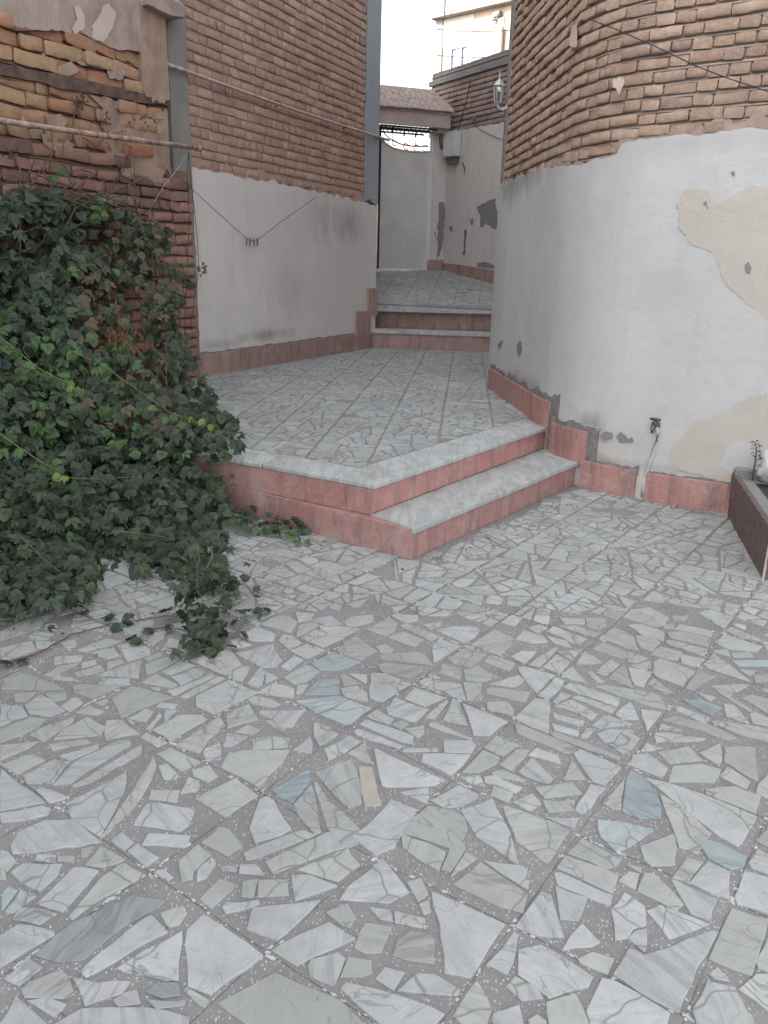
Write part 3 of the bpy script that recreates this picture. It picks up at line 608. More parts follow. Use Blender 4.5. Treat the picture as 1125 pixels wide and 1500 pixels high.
TRACE="""
@0 900
0,70 120,15 215,0 170,50 60,90 0,108
185,40 230,35 240,65 180,60
115,90 150,70 225,80 205,105 120,103
0,140 130,110 148,148 60,180 0,190
145,110 230,112 225,130 150,142
225,175 340,168 335,192 222,205
250,115 310,105 318,130 270,142
320,145 440,100 500,110 470,125 350,152
375,158 470,136 490,170 440,185
482,128 560,112 618,140 622,165 525,193
600,115 640,75 690,65 680,95 625,128
670,140 700,98 735,105 735,130 715,147
720,155 780,118 830,110 800,140 750,165
690,45 760,30 820,80 790,95
765,25 800,15 870,75 840,90
590,180 665,153 672,170 605,195
598,205 680,175 735,192 605,250
440,195 490,185 515,195 440,225
395,250 470,225 585,188 570,258 535,258
305,240 415,208 430,232 315,255
335,200 390,185 400,205 335,220
180,250 240,215 330,200 300,215 215,258
215,265 245,243 325,268 333,278
0,270 75,237 170,262 270,312 0,308
405,288 425,261 535,263 530,290
582,282 645,243 735,290 710,302
620,300 665,298 660,315 625,308
665,235 740,192 805,212 700,250
700,258 800,222 840,235 830,255 745,290
690,318 875,243 888,255 715,335
740,340 810,300 900,255 942,265 770,348
785,188 945,142 975,175 997,205 930,252 865,225
945,240 1000,212 1030,215 1000,278 940,262
970,160 1125,122 1160,190 1140,215 1080,220
940,110 985,97 1035,125 975,140
985,85 1060,50 1140,80 1125,108 1040,108
1015,285 1070,218 1095,235 1080,290 1060,302
808,340 940,268 1065,320 960,375 880,410 808,378
1020,350 1050,335 1125,350 1160,370 1120,385 1040,370
928,410 1025,370 1062,435 935,467
295,285 500,295 380,348 300,320
458,345 540,293 710,340 500,425
640,380 660,363 730,372 715,390
390,365 430,348 448,352 430,377
315,405 370,377 430,400 400,412
178,325 275,318 280,345 220,357
50,330 150,318 110,360 60,355
100,372 170,328 205,345 265,398 200,420 120,408
245,382 310,338 347,362 285,402
0,370 90,378 115,415 0,462
0,475 125,425 190,430 160,465 0,530
125,495 175,465 305,425 300,445 180,522
220,518 260,475 360,422 430,460 428,495
432,470 440,435 500,433 575,492 437,517
530,428 600,390 635,400 600,443
597,472 660,405 670,418 625,475
678,390 732,393 680,445
632,475 740,415 830,415 850,435 702,522
580,505 600,487 692,527 650,547
722,540 905,420 930,460 860,515 820,575
918,540 935,487 1020,505 945,545
968,485 1020,453 1072,475 1040,497
1040,513 1125,502 1195,510 1185,548 1038,557
835,570 850,550 905,528 910,595 845,605
903,625 935,575 1000,558 1190,562 1170,610 1125,650 1065,712
650,572 700,548 825,608 745,645
655,625 690,615 735,660 733,675 672,685
790,640 860,622 903,665 855,692 795,665
745,735 780,665 825,685 825,720 760,735
613,760 625,725 738,725 732,777
797,762 970,675 1065,745 932,838
548,865 600,780 640,775 808,805 780,870 745,895 680,880
408,925 635,580 645,620 600,730 530,825 440,905
270,778 520,650 515,720 495,770 415,918 290,840
145,720 170,708 280,750 265,760 205,775
0,645 10,640 185,775 0,812
0,820 175,785 210,800 195,825 100,850 0,858
245,580 405,533 410,555 290,602
100,665 210,600 287,603 215,700 105,698
220,704 300,608 412,557 490,515 538,520 545,538 350,650 292,700
298,704 560,548 583,545 583,575 380,690 310,710
205,535 350,512 375,525 215,560
0,540 155,525 120,550 0,600
0,620 100,580 135,575 188,598 70,660
@380 900
5,40 60,10 120,3 155,30 130,80 40,50
145,-10 230,-5 215,22 160,28
200,25 290,3 350,42 260,38
345,30 380,8 470,0 470,30 400,48 360,47
150,90 165,45 230,30 248,45 180,88
6,55 85,90 30,110 6,108
80,110 95,82 130,85 180,118 120,145
130,150 190,122 275,145 190,183
172,100 230,65 355,95 260,138
245,45 280,38 412,58 350,92 250,65
88,215 140,168 183,188 120,232
25,235 78,258 25,285
100,262 190,208 250,235 190,280 140,287
B 210,200 300,153 420,195 330,230 250,230
318,145 395,88 485,150 420,190 335,165
480,130 520,122 553,145 545,160 500,163
440,60 540,12 572,40 560,68 520,90
525,92 590,70 680,105 640,133
578,45 610,38 742,90 710,112
672,40 745,32 750,45 705,65
545,5 570,-5 655,5 655,25 600,35
730,65 800,48 880,50 910,60 890,95 840,118
715,195 712,125 745,98 825,130 740,190
492,168 650,155 680,165 718,208 600,196 500,190
W 485,205 520,199 680,215 670,235 620,265 500,235
775,185 850,130 935,165 870,218 800,205
870,125 970,63 1045,95 1045,125 990,170
925,195 955,168 1055,200 1030,233
745,240 748,200 830,220 830,272
838,230 900,210 985,255 920,278 850,272
1035,175 1080,150 1145,150 1095,205
330,250 360,247 420,285 350,298
367,243 445,248 440,288
456,245 520,240 625,285 500,365 455,345
333,308 400,293 445,322 448,360 345,335
150,328 155,290 205,290 180,325
B 185,330 245,270 330,268 330,330
5,315 50,283 145,305 140,345 30,330
0,330 65,350 65,380 0,385
b 150,355 335,335 365,352 300,385 240,408
b 305,388 368,352 465,385 375,450 350,452 245,412
0,398 190,395 160,430 140,465 110,465 0,410
20,435 60,435 115,470 100,485 60,465
95,560 105,520 225,425 215,455 125,560
140,560 205,503 222,525 215,572 160,565
222,445 240,443 332,490 245,545 228,510
445,420 480,392 555,430 540,455 460,430
410,455 440,433 638,500 628,533 590,525
385,480 410,468 598,540 580,555 395,495
547,455 590,437 620,450 580,475
595,470 680,457 683,490 650,510
523,385 555,343 700,392 645,447 530,410
595,348 640,303 770,345 680,382
685,425 730,380 775,350 780,360 720,430
757,435 790,352 820,355 860,455
835,365 1020,440 950,500 885,495
655,275 690,262 832,290 852,355 730,325
692,250 700,240 742,262 700,265
842,280 917,283 918,355 855,352
935,305 950,300 1118,320 1095,362 935,325
935,360 1020,358 1050,390 1045,415 935,390
950,285 1065,250 1090,270 1055,300
695,448 720,440 885,515 870,520 700,460
760,520 870,520 888,535 875,570 762,568
588,550 730,548 740,565 590,568
672,572 760,570 870,578 835,620 790,665 670,605
470,560 480,555 765,680 720,705 530,712 508,705
575,733 700,710 690,778
268,555 370,498 418,522 360,565 285,602
362,570 435,527 470,622 410,600
222,652 380,592 400,640 425,780 365,803
Y 405,622 465,628 505,785 430,793
B 50,725 185,645 205,640 212,690 135,780
135,785 215,698 240,790 255,900 225,915
222,692 240,690 300,780 435,905 450,925 345,965 270,870 250,780
-38,880 0,760 25,745 60,765 135,885 90,910 -20,940
445,870 545,760 650,805 560,960 480,990 380,920
700,765 825,703 905,740 900,760 830,792 760,795
830,805 960,755 1010,850 1030,895 1065,1035 900,920
630,835 700,788 780,800 850,835 855,885 815,975 580,900
822,672 905,660 935,715 880,700
838,650 920,558 990,590 980,615 900,655
930,550 975,498 1075,540 1000,587
990,625 1080,545 1115,555 1045,648
1060,650 1125,585 1215,680 1190,700 1125,680
925,668 960,660 1085,715 1060,735 930,690
950,735 965,708 1050,730 1030,775
1045,775 1125,735 1160,780 1115,815
@725 900
85,100 120,65 200,90 215,115 150,118
135,55 180,42 215,55 175,78
215,70 240,50 355,90 375,100 350,120 320,115
205,85 300,110 318,140 240,115
260,45 330,45 435,80 405,95
265,15 370,18 370,40 290,38
375,15 455,15 460,45 430,65 380,52
430,95 490,52 570,85 592,148 540,135
500,50 580,75 560,82 505,60
550,42 600,38 700,72 698,110 600,80
578,90 640,85 685,115 650,155 598,135
400,145 440,115 578,162 550,188
334,205 370,152 445,195 400,205
545,195 585,165 632,182 575,203
195,215 250,165 310,195 265,245
250,155 365,140 312,188
140,205 240,138 260,142 185,218
65,180 130,145 175,158 130,200
-10,275 100,250 120,278 30,300
92,215 120,213 245,250 175,325 130,280
180,335 250,260 288,272 270,310 220,355
270,248 320,212 385,292 300,265
375,240 395,232 450,280 415,275
415,240 475,185 520,205 465,255
462,262 530,205 545,225 568,305
549,218 600,228 648,240 610,300 572,290
550,210 640,192 640,220 620,235
645,165 680,130 775,155 755,190 690,180
765,165 860,180 825,215 770,200
650,240 655,195 690,182 825,235 775,300 660,255
628,290 650,262 740,325 700,325
700,108 730,104 875,145 860,175 710,120
g 705,72 770,70 890,100 880,135 720,95
740,60 760,38 900,70 895,95
690,45 740,38 735,58 695,58
525,10 560,-20 640,-30 720,15 700,45 650,50
730,5 800,5 780,28 735,18
860,205 900,160 1060,280 880,222
895,148 960,145 975,175 905,155
905,115 940,82 1100,130 1080,153 970,146
950,65 975,52 1125,115 1125,125 1000,90
970,157 1050,157 1070,175 980,178
980,35 1035,45 1030,65 985,45
b 978,192 1125,188 1140,212 1000,212
1065,252 1130,250 1130,275 1070,278
1005,225 1075,230 1060,252 1040,250
785,305 840,230 910,255 820,312
885,292 1060,285 960,340 920,315
828,320 912,340 885,358
915,318 935,320 1065,395 1050,403
280,300 310,282 522,348 505,380 400,345
418,297 450,290 640,320 680,335 708,388 650,382 500,330
238,360 275,320 315,335 250,370
315,340 340,332 500,388 485,408
495,410 560,360 595,430 520,435
598,390 690,400 630,485
240,375 320,350 420,410 400,440 340,405
240,405 370,440 360,465 240,425
398,455 450,412 565,450 430,472
235,450 350,480 345,505 240,475
355,495 380,468 415,470 385,505 360,512
80,430 165,345 220,350 230,400 222,492
230,490 250,480 520,590 515,605 240,505
G 80,455 100,450 335,545 330,565 300,578 90,490
b 420,490 470,472 525,474 490,520 450,530
470,535 495,525 530,474 560,472 600,510 560,560 520,572
742,385 760,375 885,425 870,452 750,400
B 770,350 850,352 935,385 890,415
g 692,435 740,420 885,455 1000,510 960,522 850,480
675,475 685,450 770,478
650,490 700,484 868,512 850,522 665,525
605,565 625,530 690,552
885,440 920,432 1130,470 1130,527 1010,495
940,368 990,372 1050,455 950,420
1020,345 1060,333 1130,350 1130,412
1050,408 1080,402 1130,425 1130,463 1065,450
672,570 800,545 855,600 720,613
550,620 570,578 630,575 712,630 695,675
715,690 735,625 850,617 930,640 905,695 800,690
843,570 930,532 940,600 920,630
g 945,545 1075,545 1085,690 1030,660 945,605
923,665 960,628 1052,688 1030,720
865,720 990,705 1100,745 1075,820 870,740
320,570 350,555 520,630 450,703 400,690
280,680 320,600 378,680
135,580 170,548 260,580 270,620 180,590
88,655 130,590 230,685 215,698
-5,510 0,500 110,540 20,587 0,580
20,620 85,555 145,558 75,650
-20,650 30,635 130,680 110,690 0,670
-10,705 75,735 60,775 -20,745
g 70,765 150,735 185,780 140,812
160,710 320,690 362,740 200,760
198,768 330,764 325,812 215,815
330,808 390,700 455,715 395,795 350,822
440,775 530,680 520,808 480,800
B 522,810 537,680 560,640 630,690 660,730 690,790 685,844 590,844 550,825
620,675 700,690 880,750 1080,830 1070,860 1040,900 1000,960 840,850
680,738 720,760 820,835 890,900 840,990 760,960
30,790 60,792 200,840 310,895 215,1030 90,930 60,860
1085,700 1130,640 1130,760 1080,740
@0 1200
40,110 75,50 190,0 295,0 415,95 160,135 50,140
0,125 30,130 72,170 30,215 0,195
0,200 28,220 28,250 0,250
155,140 238,145 230,178 140,175
240,150 312,150 305,178 235,175
333,120 388,112 365,155 332,155
45,220 100,182 255,182 240,230 172,300 90,265
345,190 415,105 520,165 500,180 420,198
148,350 300,200 350,195 408,215 328,310 260,378
285,400 350,320 420,240 510,178 600,232 430,320 305,412
b 0,310 35,268 80,290 10,375 0,375
b 15,380 90,290 150,315 60,390
48,410 85,362 180,372 230,385 210,410 160,435
0,480 70,430 130,435 220,460 230,475 0,612
D 135,560 300,430 540,312 600,322 680,332 670,350 500,450 350,580 250,590
462,85 500,55 555,95 515,130
520,132 565,100 655,158 600,195
505,45 560,10 670,15 675,35 540,60
585,105 610,55 785,68 765,118
830,95 900,30 940,35 1000,110 940,155
735,190 740,170 820,100 868,150 800,215 790,250 745,255
808,210 870,155 890,185 850,240 810,255
640,215 675,202 712,235 690,250
658,385 755,350 770,385 740,430 690,445
820,330 905,247 980,270 870,370
905,200 920,187 985,187 975,220 910,215
990,187 1060,185 1095,230 980,220
1000,140 1060,110 1250,45 1300,65 1050,165 1005,172
912,355 930,343 1070,330 1075,352 990,375 925,385
998,255 1060,250 1050,325 995,320
1066,250 1190,248 1195,318 1056,325
1015,450 1035,365 1125,355 1325,335 1150,500 1080,480
325,630 400,560 620,388 690,465 350,655
485,612 600,540 755,455 755,500 735,665 680,665 520,635
760,510 765,450 840,385 1090,565 870,720 770,690 775,600
15,660 75,610 120,570 178,608 80,685
g 92,700 120,670 250,618 280,650 310,720 275,745 100,740
110,750 200,730 275,765 230,825
298,655 400,670 535,668 500,720 350,770
-40,890 70,730 200,844 180,930 0,930
225,844 330,782 600,775 780,815 780,844 700,900 300,900
D 600,710 640,670 735,668 750,730 660,742
610,748 770,748 765,765 640,782
752,705 775,690 865,742 850,772 810,760
900,760 1130,632 1400,745 1515,850 1400,930 1125,900 1010,844
g 460,740 520,710 560,700 580,760 490,770
@380 1200
390,85 500,-20 600,0 570,45 480,128
20,175 285,55 345,118 62,223
158,205 360,115 415,188 328,257
132,228 205,228 320,275 150,340
333,333 365,275 505,165 620,300 530,345
485,130 525,102 645,160 600,200
580,40 620,-15 820,-10 800,60 775,126 690,90
582,56 690,97 770,137 758,170 745,213 650,158 590,115
750,205 790,95 845,95 845,125 790,222
785,240 855,130 905,155 850,200
g 850,40 870,25 1010,15 1045,65 965,163 905,155
970,158 1020,105 1095,125 1085,180
930,175 1085,188 1115,225 1110,288 1060,265
G 795,270 910,172 1110,312 1085,385 985,355
610,258 665,245 695,310 655,345
655,350 695,330 705,380 680,398
450,358 545,375 552,428 490,410
555,378 680,405 685,450 555,428
272,385 365,343 402,408 375,450 350,445
55,540 90,515 285,420 395,488 215,572 150,600
388,530 435,420 550,445 540,475 500,555 440,550
g 553,560 570,490 625,455 735,480 725,595 600,575
710,295 1010,432 870,658 760,628 745,480
202,610 215,580 320,548 355,578 305,690 205,645
330,650 365,567 460,585 470,635 420,652
482,655 515,610 600,630 558,712
568,710 640,635 720,640 830,700 825,725
335,695 355,668 590,730 690,762 760,800 720,860 600,900 500,844
940,598 1045,465 1068,475 1055,540 1025,640
795,810 895,660 940,740 955,780 930,860 870,880
955,815 965,800 1075,765 1085,844 1080,900 965,890
@725 1200
200,-8 345,-5 325,38
300,140 360,80 520,165 500,190 460,205
g 250,195 295,148 515,230 485,305 380,260 255,205
245,220 270,215 490,315 475,360 255,270
510,255 555,215 600,228 580,290
540,188 608,197 600,223
248,275 380,325 340,415 270,410
585,295 620,220 660,225 775,350 750,378
475,370 535,300 620,355 625,440 575,450 545,490 495,500
550,490 575,460 625,445 625,555
630,380 680,350 890,435 720,500
80,440 190,300 235,310 290,485 180,480
97,535 185,512 410,650 380,690 230,738 100,640
50,688 82,648 180,692 200,735 110,752
b 420,0 520,8 655,45 600,85 505,135 430,70
592,110 740,55 750,120 745,192 640,190 610,165
745,45 880,135 830,158 755,125
B 820,65 930,100 1040,150 1030,200 970,208 880,160
730,240 795,160 858,180 795,258
805,262 875,172 970,212 965,330 900,310
725,250 745,247 920,332 885,418 810,390
270,540 355,425 440,510 400,525
342,575 400,543 488,575 465,640 350,590
490,640 550,530 620,560 905,455 920,465 835,610 755,797 600,720
375,785 440,655 500,670 720,795 700,860 400,860
210,755 335,718 400,860 230,860 215,800
985,320 1030,210 1130,240 1130,390 1000,350
1045,180 1080,125 1130,150 1130,230 1060,200
1080,90 1130,10 1130,120
885,570 980,365 1130,415 1060,650 900,585
1075,580 1130,490 1130,630 1080,610
885,640 920,610 970,670 900,660
815,785 880,670 990,690 1080,860 830,860
1000,695 1080,640 1130,640 1130,790
140,830 170,800 210,830 215,860 145,860
"""

_W8=at(720,568,.355); _W0=at(802,625,.355); _WC=at(940,730); _WD=at(1065,752)
_f=lambda x,y:tuple(onwall(x,y,(_W8.x,_W8.y),(_W0.x,_W0.y))); _r=lambda x,y:tuple(onwall(x,y,(_WC.x,_WC.y),(_WD.x,_WD.y)))
M['plaster_white']=plaster('white_plaster',(.56,.558,.55),(.47,.47,.465),.6,1.,.16,blots=[
 (_f(752,270),(.5,.75,.26),(.20,.225,.245),.85),(_f(775,262),(.5,.9,.16),(.25,.275,.29),.8),(_f(735,400),(.3,.35,.9),(.36,.38,.40),.5),(_f(800,280),(.3,.5,.5),(.38,.40,.42),.45),
 (_r(900,655),(.30,.30,.20),(.50,.455,.40),.85),(_r(890,675),(.35,.35,.07),(.26,.24,.22),.7),(_r(1000,690),(.5,.5,.07),(.33,.30,.28),.6),(_r(960,735),(.9,.9,.16),(.40,.37,.34),.6),(_r(990,420),(.5,.4,.25),(.45,.45,.44),.5),
 (_f(770,560),(.3,.9,.13),(.24,.23,.225),.7),(_r(865,620),(.2,.2,.12),(.22,.21,.20),.75),(_r(1100,680),(.3,.3,.10),(.42,.42,.41),.5),(_r(1000,210),(1.2,.9,.10),(.42,.41,.41),.5)])
_a=at(285,553,.355); _b=at(520,513,.355); _l=lambda x,y:tuple(onwall(x,y,(_a.x,_a.y),(_b.x,_b.y)))
M['plaster_left']=plaster('pinkish_plaster',(.69,.655,.625),(.58,.55,.525),.6,1.,.2,blots=[(_l(510,330),(.4,.9,.35),(.34,.32,.315),.7),(_l(470,320),(.3,.6,.45),(.40,.38,.37),.55),(_l(390,490),(.5,1.1,.10),(.30,.27,.255),.75),(_l(320,505),(.4,.7,.10),(.33,.30,.28),.65),(_l(420,420),(.5,.9,.5),(.47,.445,.43),.5)])
# ================================================================ ground and paving
g=MB(); g.add([(-300,-300,-.03),(300,-300,-.03),(300,700,-.03),(-300,700,-.03)],[(0,1,2,3)]); tag(g.build('ground',M['asphalt']),kind='structure')
Z1=.18; Z2=.355; Z3=.605; Z4=.87
A0=at(607,822); A1=at(607,775,Z1); B1=at(850,675,Z1); A2=at(548,710,Z2); B2=at(802,625,Z2); L1=at(320,745); C2=at(345,672,Z2)
# grid of cast tiles: measured crossings pull the regular grid into place
TILE=.4; YAW=R(54.48)
def grid0(i,j):
    return (TILE*(i*math.cos(YAW)+j*math.sin(YAW)*1.033-1.431), TILE*(i*math.sin(YAW)-j*math.cos(YAW)*1.033+4.216))
CROSS={(0,-1):(80,1181),(0,0):(220,1278),(0,1):(390,1395),(-1,0):(27,1413),(1,-1):(249,1087),(1,0):(384,1162),(1,1):(546,1257),(1,2):(752,1357),(1,3):(1004,1490),
(2,-1):(380,1014),(2,0):(511,1061.5),(2,1):(661,1143.6),(2,2):(846,1223),(2,3):(1072,1321),(3,0):(606,1003),(3,1):(752,1054),(3,2):(917,1124),(4,0):(682,946),(4,1):(820,990),(4,2):(979,1039),(5,2):(1022,976.5)}
CW={k:at(*v) for k,v in CROSS.items()}
def corner(i,j):
    if (i,j) in CW: return (CW[(i,j)].x,CW[(i,j)].y)
    x,y=grid0(i,j); sx=sy=sw=0
    for k,P in CW.items():
        d=math.hypot(k[0]-i,k[1]-j); wgt=1/(d**3); g0=grid0(*k); f=math.exp(-d/3)
        sx+=wgt*(P.x-g0[0])*f; sy+=wgt*(P.y-g0[1])*f; sw+=wgt
    return (x+sx/sw,y+sy/sw)
traced=[]
ox=oy=0
for ln in TRACE.strip().split('\n'):
    if ln[0]=='@': ox,oy=map(int,ln[1:].split()); continue
    tk=ln.split(); m_='stone'
    if tk[0] in 'BbgGDYW': m_='stone_'+tk[0]; tk=tk[1:]
    q=[]
    for a in tk:
        x,y=map(float,a.split(',')); P=at(ox+x*.35556,oy+y*.35556,.004); q.append((P.x,P.y))
    traced.append((m_,q))
keep_=[]
for m_,q in sorted(traced,key=lambda t:-area(t[1])):      # one outline per stone where two sketches overlapped
    c=cent(q)
    if any(math.dist(c,k[2])<.4 and (inside(c,k[1]) or sum(inside((c[0]+(v[0]-c[0])*.8,c[1]+(v[1]-c[1])*.8),k[1]) for v in q)>=2) for k in keep_): continue
    keep_.append((m_,q,c))
traced=[(a,b) for a,b,c in keep_]
def tz(c):
    a,b,z=px((c[0],c[1],0)); return -5<a<1125 and 925<b<1497
stepfoot=[(A0.x,A0.y),(1.43,5.59),(1.3,6.2),(1.07,8.2),(-3,9),(-3.2,6.2),(L1.x,L1.y)]
def keep_yard(c,m):
    if c[1]<1.0-m or c[0]<-3.4-m or c[0]>3.6+m or c[1]>7: return False
    if inside(c,stepfoot) and m==0: return False
    # behind the right-hand wall
    if c[1]-(5.588-.673*(c[0]-1.428))>m and c[0]>1.40: return False
    if m>0 and inside(c,[(-.2,4.9),(1.1,6.3),(1,8),(-3,9),(-3,6.8)]): return False
    return True
pave('courtyard_paving','',corner,(-9,13),(-9,9),keep_yard,lambda x,y:0.,11,'stone',traced=traced,trace_zone=tz,amin=.0020,amax=.022,seam=.002)
bed=MB(); bed.prism([(-4.5,-1),(4.5,-1),(4.5,5),(2,6.5),(1,9),(-4.5,9)],-.028,-.0028); tag(bed.build('yard_grout_bed',M['grout']),kind='structure')

# landing between the two flights
YL=R(84.6)
def corner2(i,j): return (-.055+TILE*(i*math.cos(YL)+j*math.sin(YL)), 5.24+TILE*(i*math.sin(YL)-j*math.cos(YL)))
def lineq(P,Q,off):       # half plane left of P->Q moved inwards by off
    t=Vector((Q[0]-P[0],Q[1]-P[1])).normalized(); n=Vector((t.y,-t.x)); return n.x,n.y,n.x*P[0]+n.y*P[1]-off
S0=at(520,513,Z2); S1=at(716,520,Z2)
LWd=(Vector((S0.x,S0.y))-Vector((at(285,553,Z2).x,at(285,553,Z2).y))).normalized()
LA=Vector((at(285,553,Z2).x,at(285,553,Z2).y)); 
HP=[lineq(A2,B2,.30),lineq(C2,A2,.27)]
def keep_land(c,m):
    for a,b,d in HP:
        if a*c[0]+b*c[1]>d+m*.8+(-.02 if m==0 else 0): return False
    if c[1]>12.3 or c[0]>1.75 or c[0]<-3.6: return False
    n=Vector((LWd.y,-LWd.x)); 
    if (Vector(c)-LA).dot(n)<-.25-m: return False
    if c[0]>1.30 and c[1]<8.: return False
    return True
pave('landing_paving','',corner2,(-3,19),(-12,7),keep_land,lambda x,y:Z2-.003,5,'stone_land',amin=.0030,amax=.024,gap=.0115,clips=HP,seam=.0015)
# slab the landing stands on
mb=MB(); mb.prism([(A2.x+.012,A2.y+.085),(B2.x-.05,B2.y+.06),(1.2,8.3),(1.9,12.5),(-1.2,12.5),(-3.5,8.5),(-3.9,6.6),(C2.x+.05,C2.y+.08)],.0,Z2-.0058)
tag(mb.build('landing_base',M['grout']),kind='structure')
# upper sloping path
RAMP0=12.15; RS=.15; UPY=at(520,452,Z4).y+.22
def rz(x,y): return Z4-.004+max(0,(y-RAMP0-.25))*RS
def atramp(x,y):
    d=ray(x,y); t=(Z4-RS*(RAMP0+.25)-CH)/(d.z-RS*d.y); return CAM+d*t
def corner3(i,j): return (-.2+TILE*(i*math.cos(R(83))+j*math.sin(R(83))), UPY+.012+TILE*(i*math.sin(R(83))-j*math.cos(R(83))))
def keep_up(c,m): return -.6-m<c[0]<3.2+m and UPY-m*.2<c[1]<17.4+m
pave('upper_path_paving','',corner3,(-1,13),(-3,9),keep_up,rz,9,'stone_land',amin=.003,amax=.022,gap=.0075,maxparts=120,seam=.003)
mb=MB(); mb.add([(-1.2,UPY-.1,.0),(3.6,UPY-.1,.0),(3.6,19,.0),(-1.2,19,.0),(-1.2,UPY-.1,Z4-.03),(3.6,UPY-.1,Z4-.03),(3.6,19,rz(0,19)-.007),(-1.2,19,rz(0,19)-.007),(-1.2,12.45,Z4-.018),(3.6,12.45,Z4-.018)],
 [(4,5,9,8),(8,9,6,7),(0,1,5,4)]); tag(mb.build('upper_path_base',M['grout']),kind='structure')
mb=MB(); mb.add([(-30,17.5,1.36),(30,17.5,1.36),(30,80,1.36),(-30,80,1.36)],[(0,1,2,3)]); tag(mb.build('street',M['asphalt']),kind='structure')

# ================================================================ the lower flight
def slab(name,poly,z0,z1,m,parent,bev=.004,lab=None):
    rg=random.Random(int(poly[0][0]*1e4)+int(z1*1e4)); wear=.0016 if name!='riser' else .0; q=[]
    for i in range(len(poly)):
        a,b=poly[i],poly[(i+1)%len(poly)]; L=math.dist(a,b); k=int(L/.09) if wear else 0; q.append((a[0],a[1]))
        nx,ny=((b[1]-a[1])/L,-(b[0]-a[0])/L) if L>1e-6 else (0,0)
        for j in range(1,k+1):
            t=(j+rg.uniform(-.3,.3))/(k+1); e=rg.gauss(0,wear)+(rg.uniform(.003,.007)*(1 if rg.random()<.5 else -1) if rg.random()<.04 else 0)
            q.append((a[0]+(b[0]-a[0])*t+nx*e,a[1]+(b[1]-a[1])*t+ny*e))
    poly=q
    mb=MB(); mb.prism(poly,z0,z1); o=mb.build(name,m,parent); b=o.modifiers.new('edge','BEVEL'); b.width=bev; b.segments=2
    if lab: o['label']=lab
    return o
def offs(P,Q,d):   # points of PQ moved to the left of its direction
    t=Vector((Q[0]-P[0],Q[1]-P[1])).normalized(); n=Vector((-t.y,t.x))*d; return (P[0]+n.x,P[1]+n.y),(Q[0]+n.x,Q[1]+n.y)
def xsect(P,Q,U,W):
    a=Vector((Q[0]-P[0],Q[1]-P[1])); b=Vector((W[0]-U[0],W[1]-U[1])); c=Vector((U[0]-P[0],U[1]-P[1])); k=(c.x*b.y-c.y*b.x)/(a.x*b.y-a.y*b.x); return (P[0]+a.x*k,P[1]+a.y*k)
def lerp(P,Q,t): return (P[0]+(Q[0]-P[0])*t,P[1]+(Q[1]-P[1])*t)
st=empty('lower_steps',(A0.x,A0.y,0)); tag(st,'two front steps of pink stone with grey-white marble treads rising to the landing','steps')
OV=.018
T=.030
# tread of the first step (two slabs)
fa,fb=(A1.x,A1.y),(B1.x,B1.y); ba,bb=(A2.x,A2.y),(B2.x,B2.y)
rf=offs(ba,bb,OV)                      # face of the second riser
el=(A1.x-.02,A1.y+.02)
bl=xsect(rf[0],rf[1],fa,(L1.x,L1.y)); bl2=lerp(rf[0],rf[1],-.02)
end=(1.50,5.72); fbx=lerp(fa,fb,1.035); rfx=lerp(rf[0],rf[1],1.0)
cut=.56
for a,b in ((0,cut),(cut,1.)):
    g_=.0015/1.9
    p=[lerp(fa,fbx,a+(g_ if a else 0)),lerp(fa,fbx,b-(g_ if b<1 else 0)),lerp(rf[0],rfx,b-(g_ if b<1 else 0)),lerp(rf[0],rfx,a+(g_ if a else 0))]
    slab('tread',p,Z1-T,Z1,M['slab'],st)
# left end piece beside the second riser
# risers of the first step
r1=offs(fa,fb,OV); 
def riser(P,Q,z0,z1,m,parent,th=.02,cuts=(0,1),gap=.002):
    t=Vector((Q[0]-P[0],Q[1]-P[1])); L=t.length
    for a,b in zip(cuts,cuts[1:]):
        u,v=lerp(P,Q,a+(gap/2/L if a>0 else 0)),lerp(P,Q,b-(gap/2/L if b<1 else 0)); w1,w2=offs(u,v,th)
        slab('riser',[u,v,w2,w1],z0,z1,m,parent,.003)
Lc=(A0.x-.004,A0.y+.012)
r1e=lerp(r1[0],r1[1],1.03)
riser(r1[0],r1e,.0,Z1-T-.001,M['pink'],st,cuts=(0,.72,1))
riser(rf[0],lerp(rf[0],rf[1],1.02),Z1+.001,Z2-T-.001,M['pink'],st,cuts=(0,.44,1))
# filling behind
mb=MB(); a_=offs(r1[0],r1e,.021); kk_=offs(rf[0],rf[1],.06); mb.prism([a_[0],a_[1],kk_[1],kk_[0]],0,Z1-T-.002); mb.build('core',M['cement_grey'],st)
# landing nosing slabs
bd=empty('landing_border',(A2.x,A2.y,Z2)); tag(bd,'grey-white marble border slabs and pink cladding along the open edges of the landing','coping')
ib=offs(ba,bb,.30); il=offs((C2.x,C2.y),ba,.27); k0=xsect(ib[0],ib[1],il[0],il[1])
# mitre like the photograph: the left slab ends short of the corner
dl=(Vector((C2.x,C2.y))-Vector(ba)).normalized(); mj=(A2.x+dl.x*.245,A2.y+dl.y*.245)
bbx=lerp(ba,bb,1.02); ibx=lerp(ib[0],ib[1],1.0)
ms=.52; mo=lerp(ba,bbx,ms); 
mi=lerp(k0,ibx,(ms*1.0))
z0=Z2-T
slab('coping_slab',[(ba[0]+.0,ba[1]),mo,mi,k0,mj],z0,Z2,M['slab'],bd,.006)
slab('coping_slab',[lerp(mo,bbx,.003),bbx,ibx,lerp(mi,ibx,.003)],z0,Z2,M['slab'],bd,.006)
c3=lerp((C2.x,C2.y),ba,-1.6); il3=lerp(il[0],k0,-1.3); cm=lerp(mj,(C2.x,C2.y),.72); im=lerp(k0,il[0],.80)
slab('coping_slab',[lerp(mj,c3,.002),lerp(k0,il3,.002),im,cm],z0,Z2-.001,M['slab'],bd,.006)
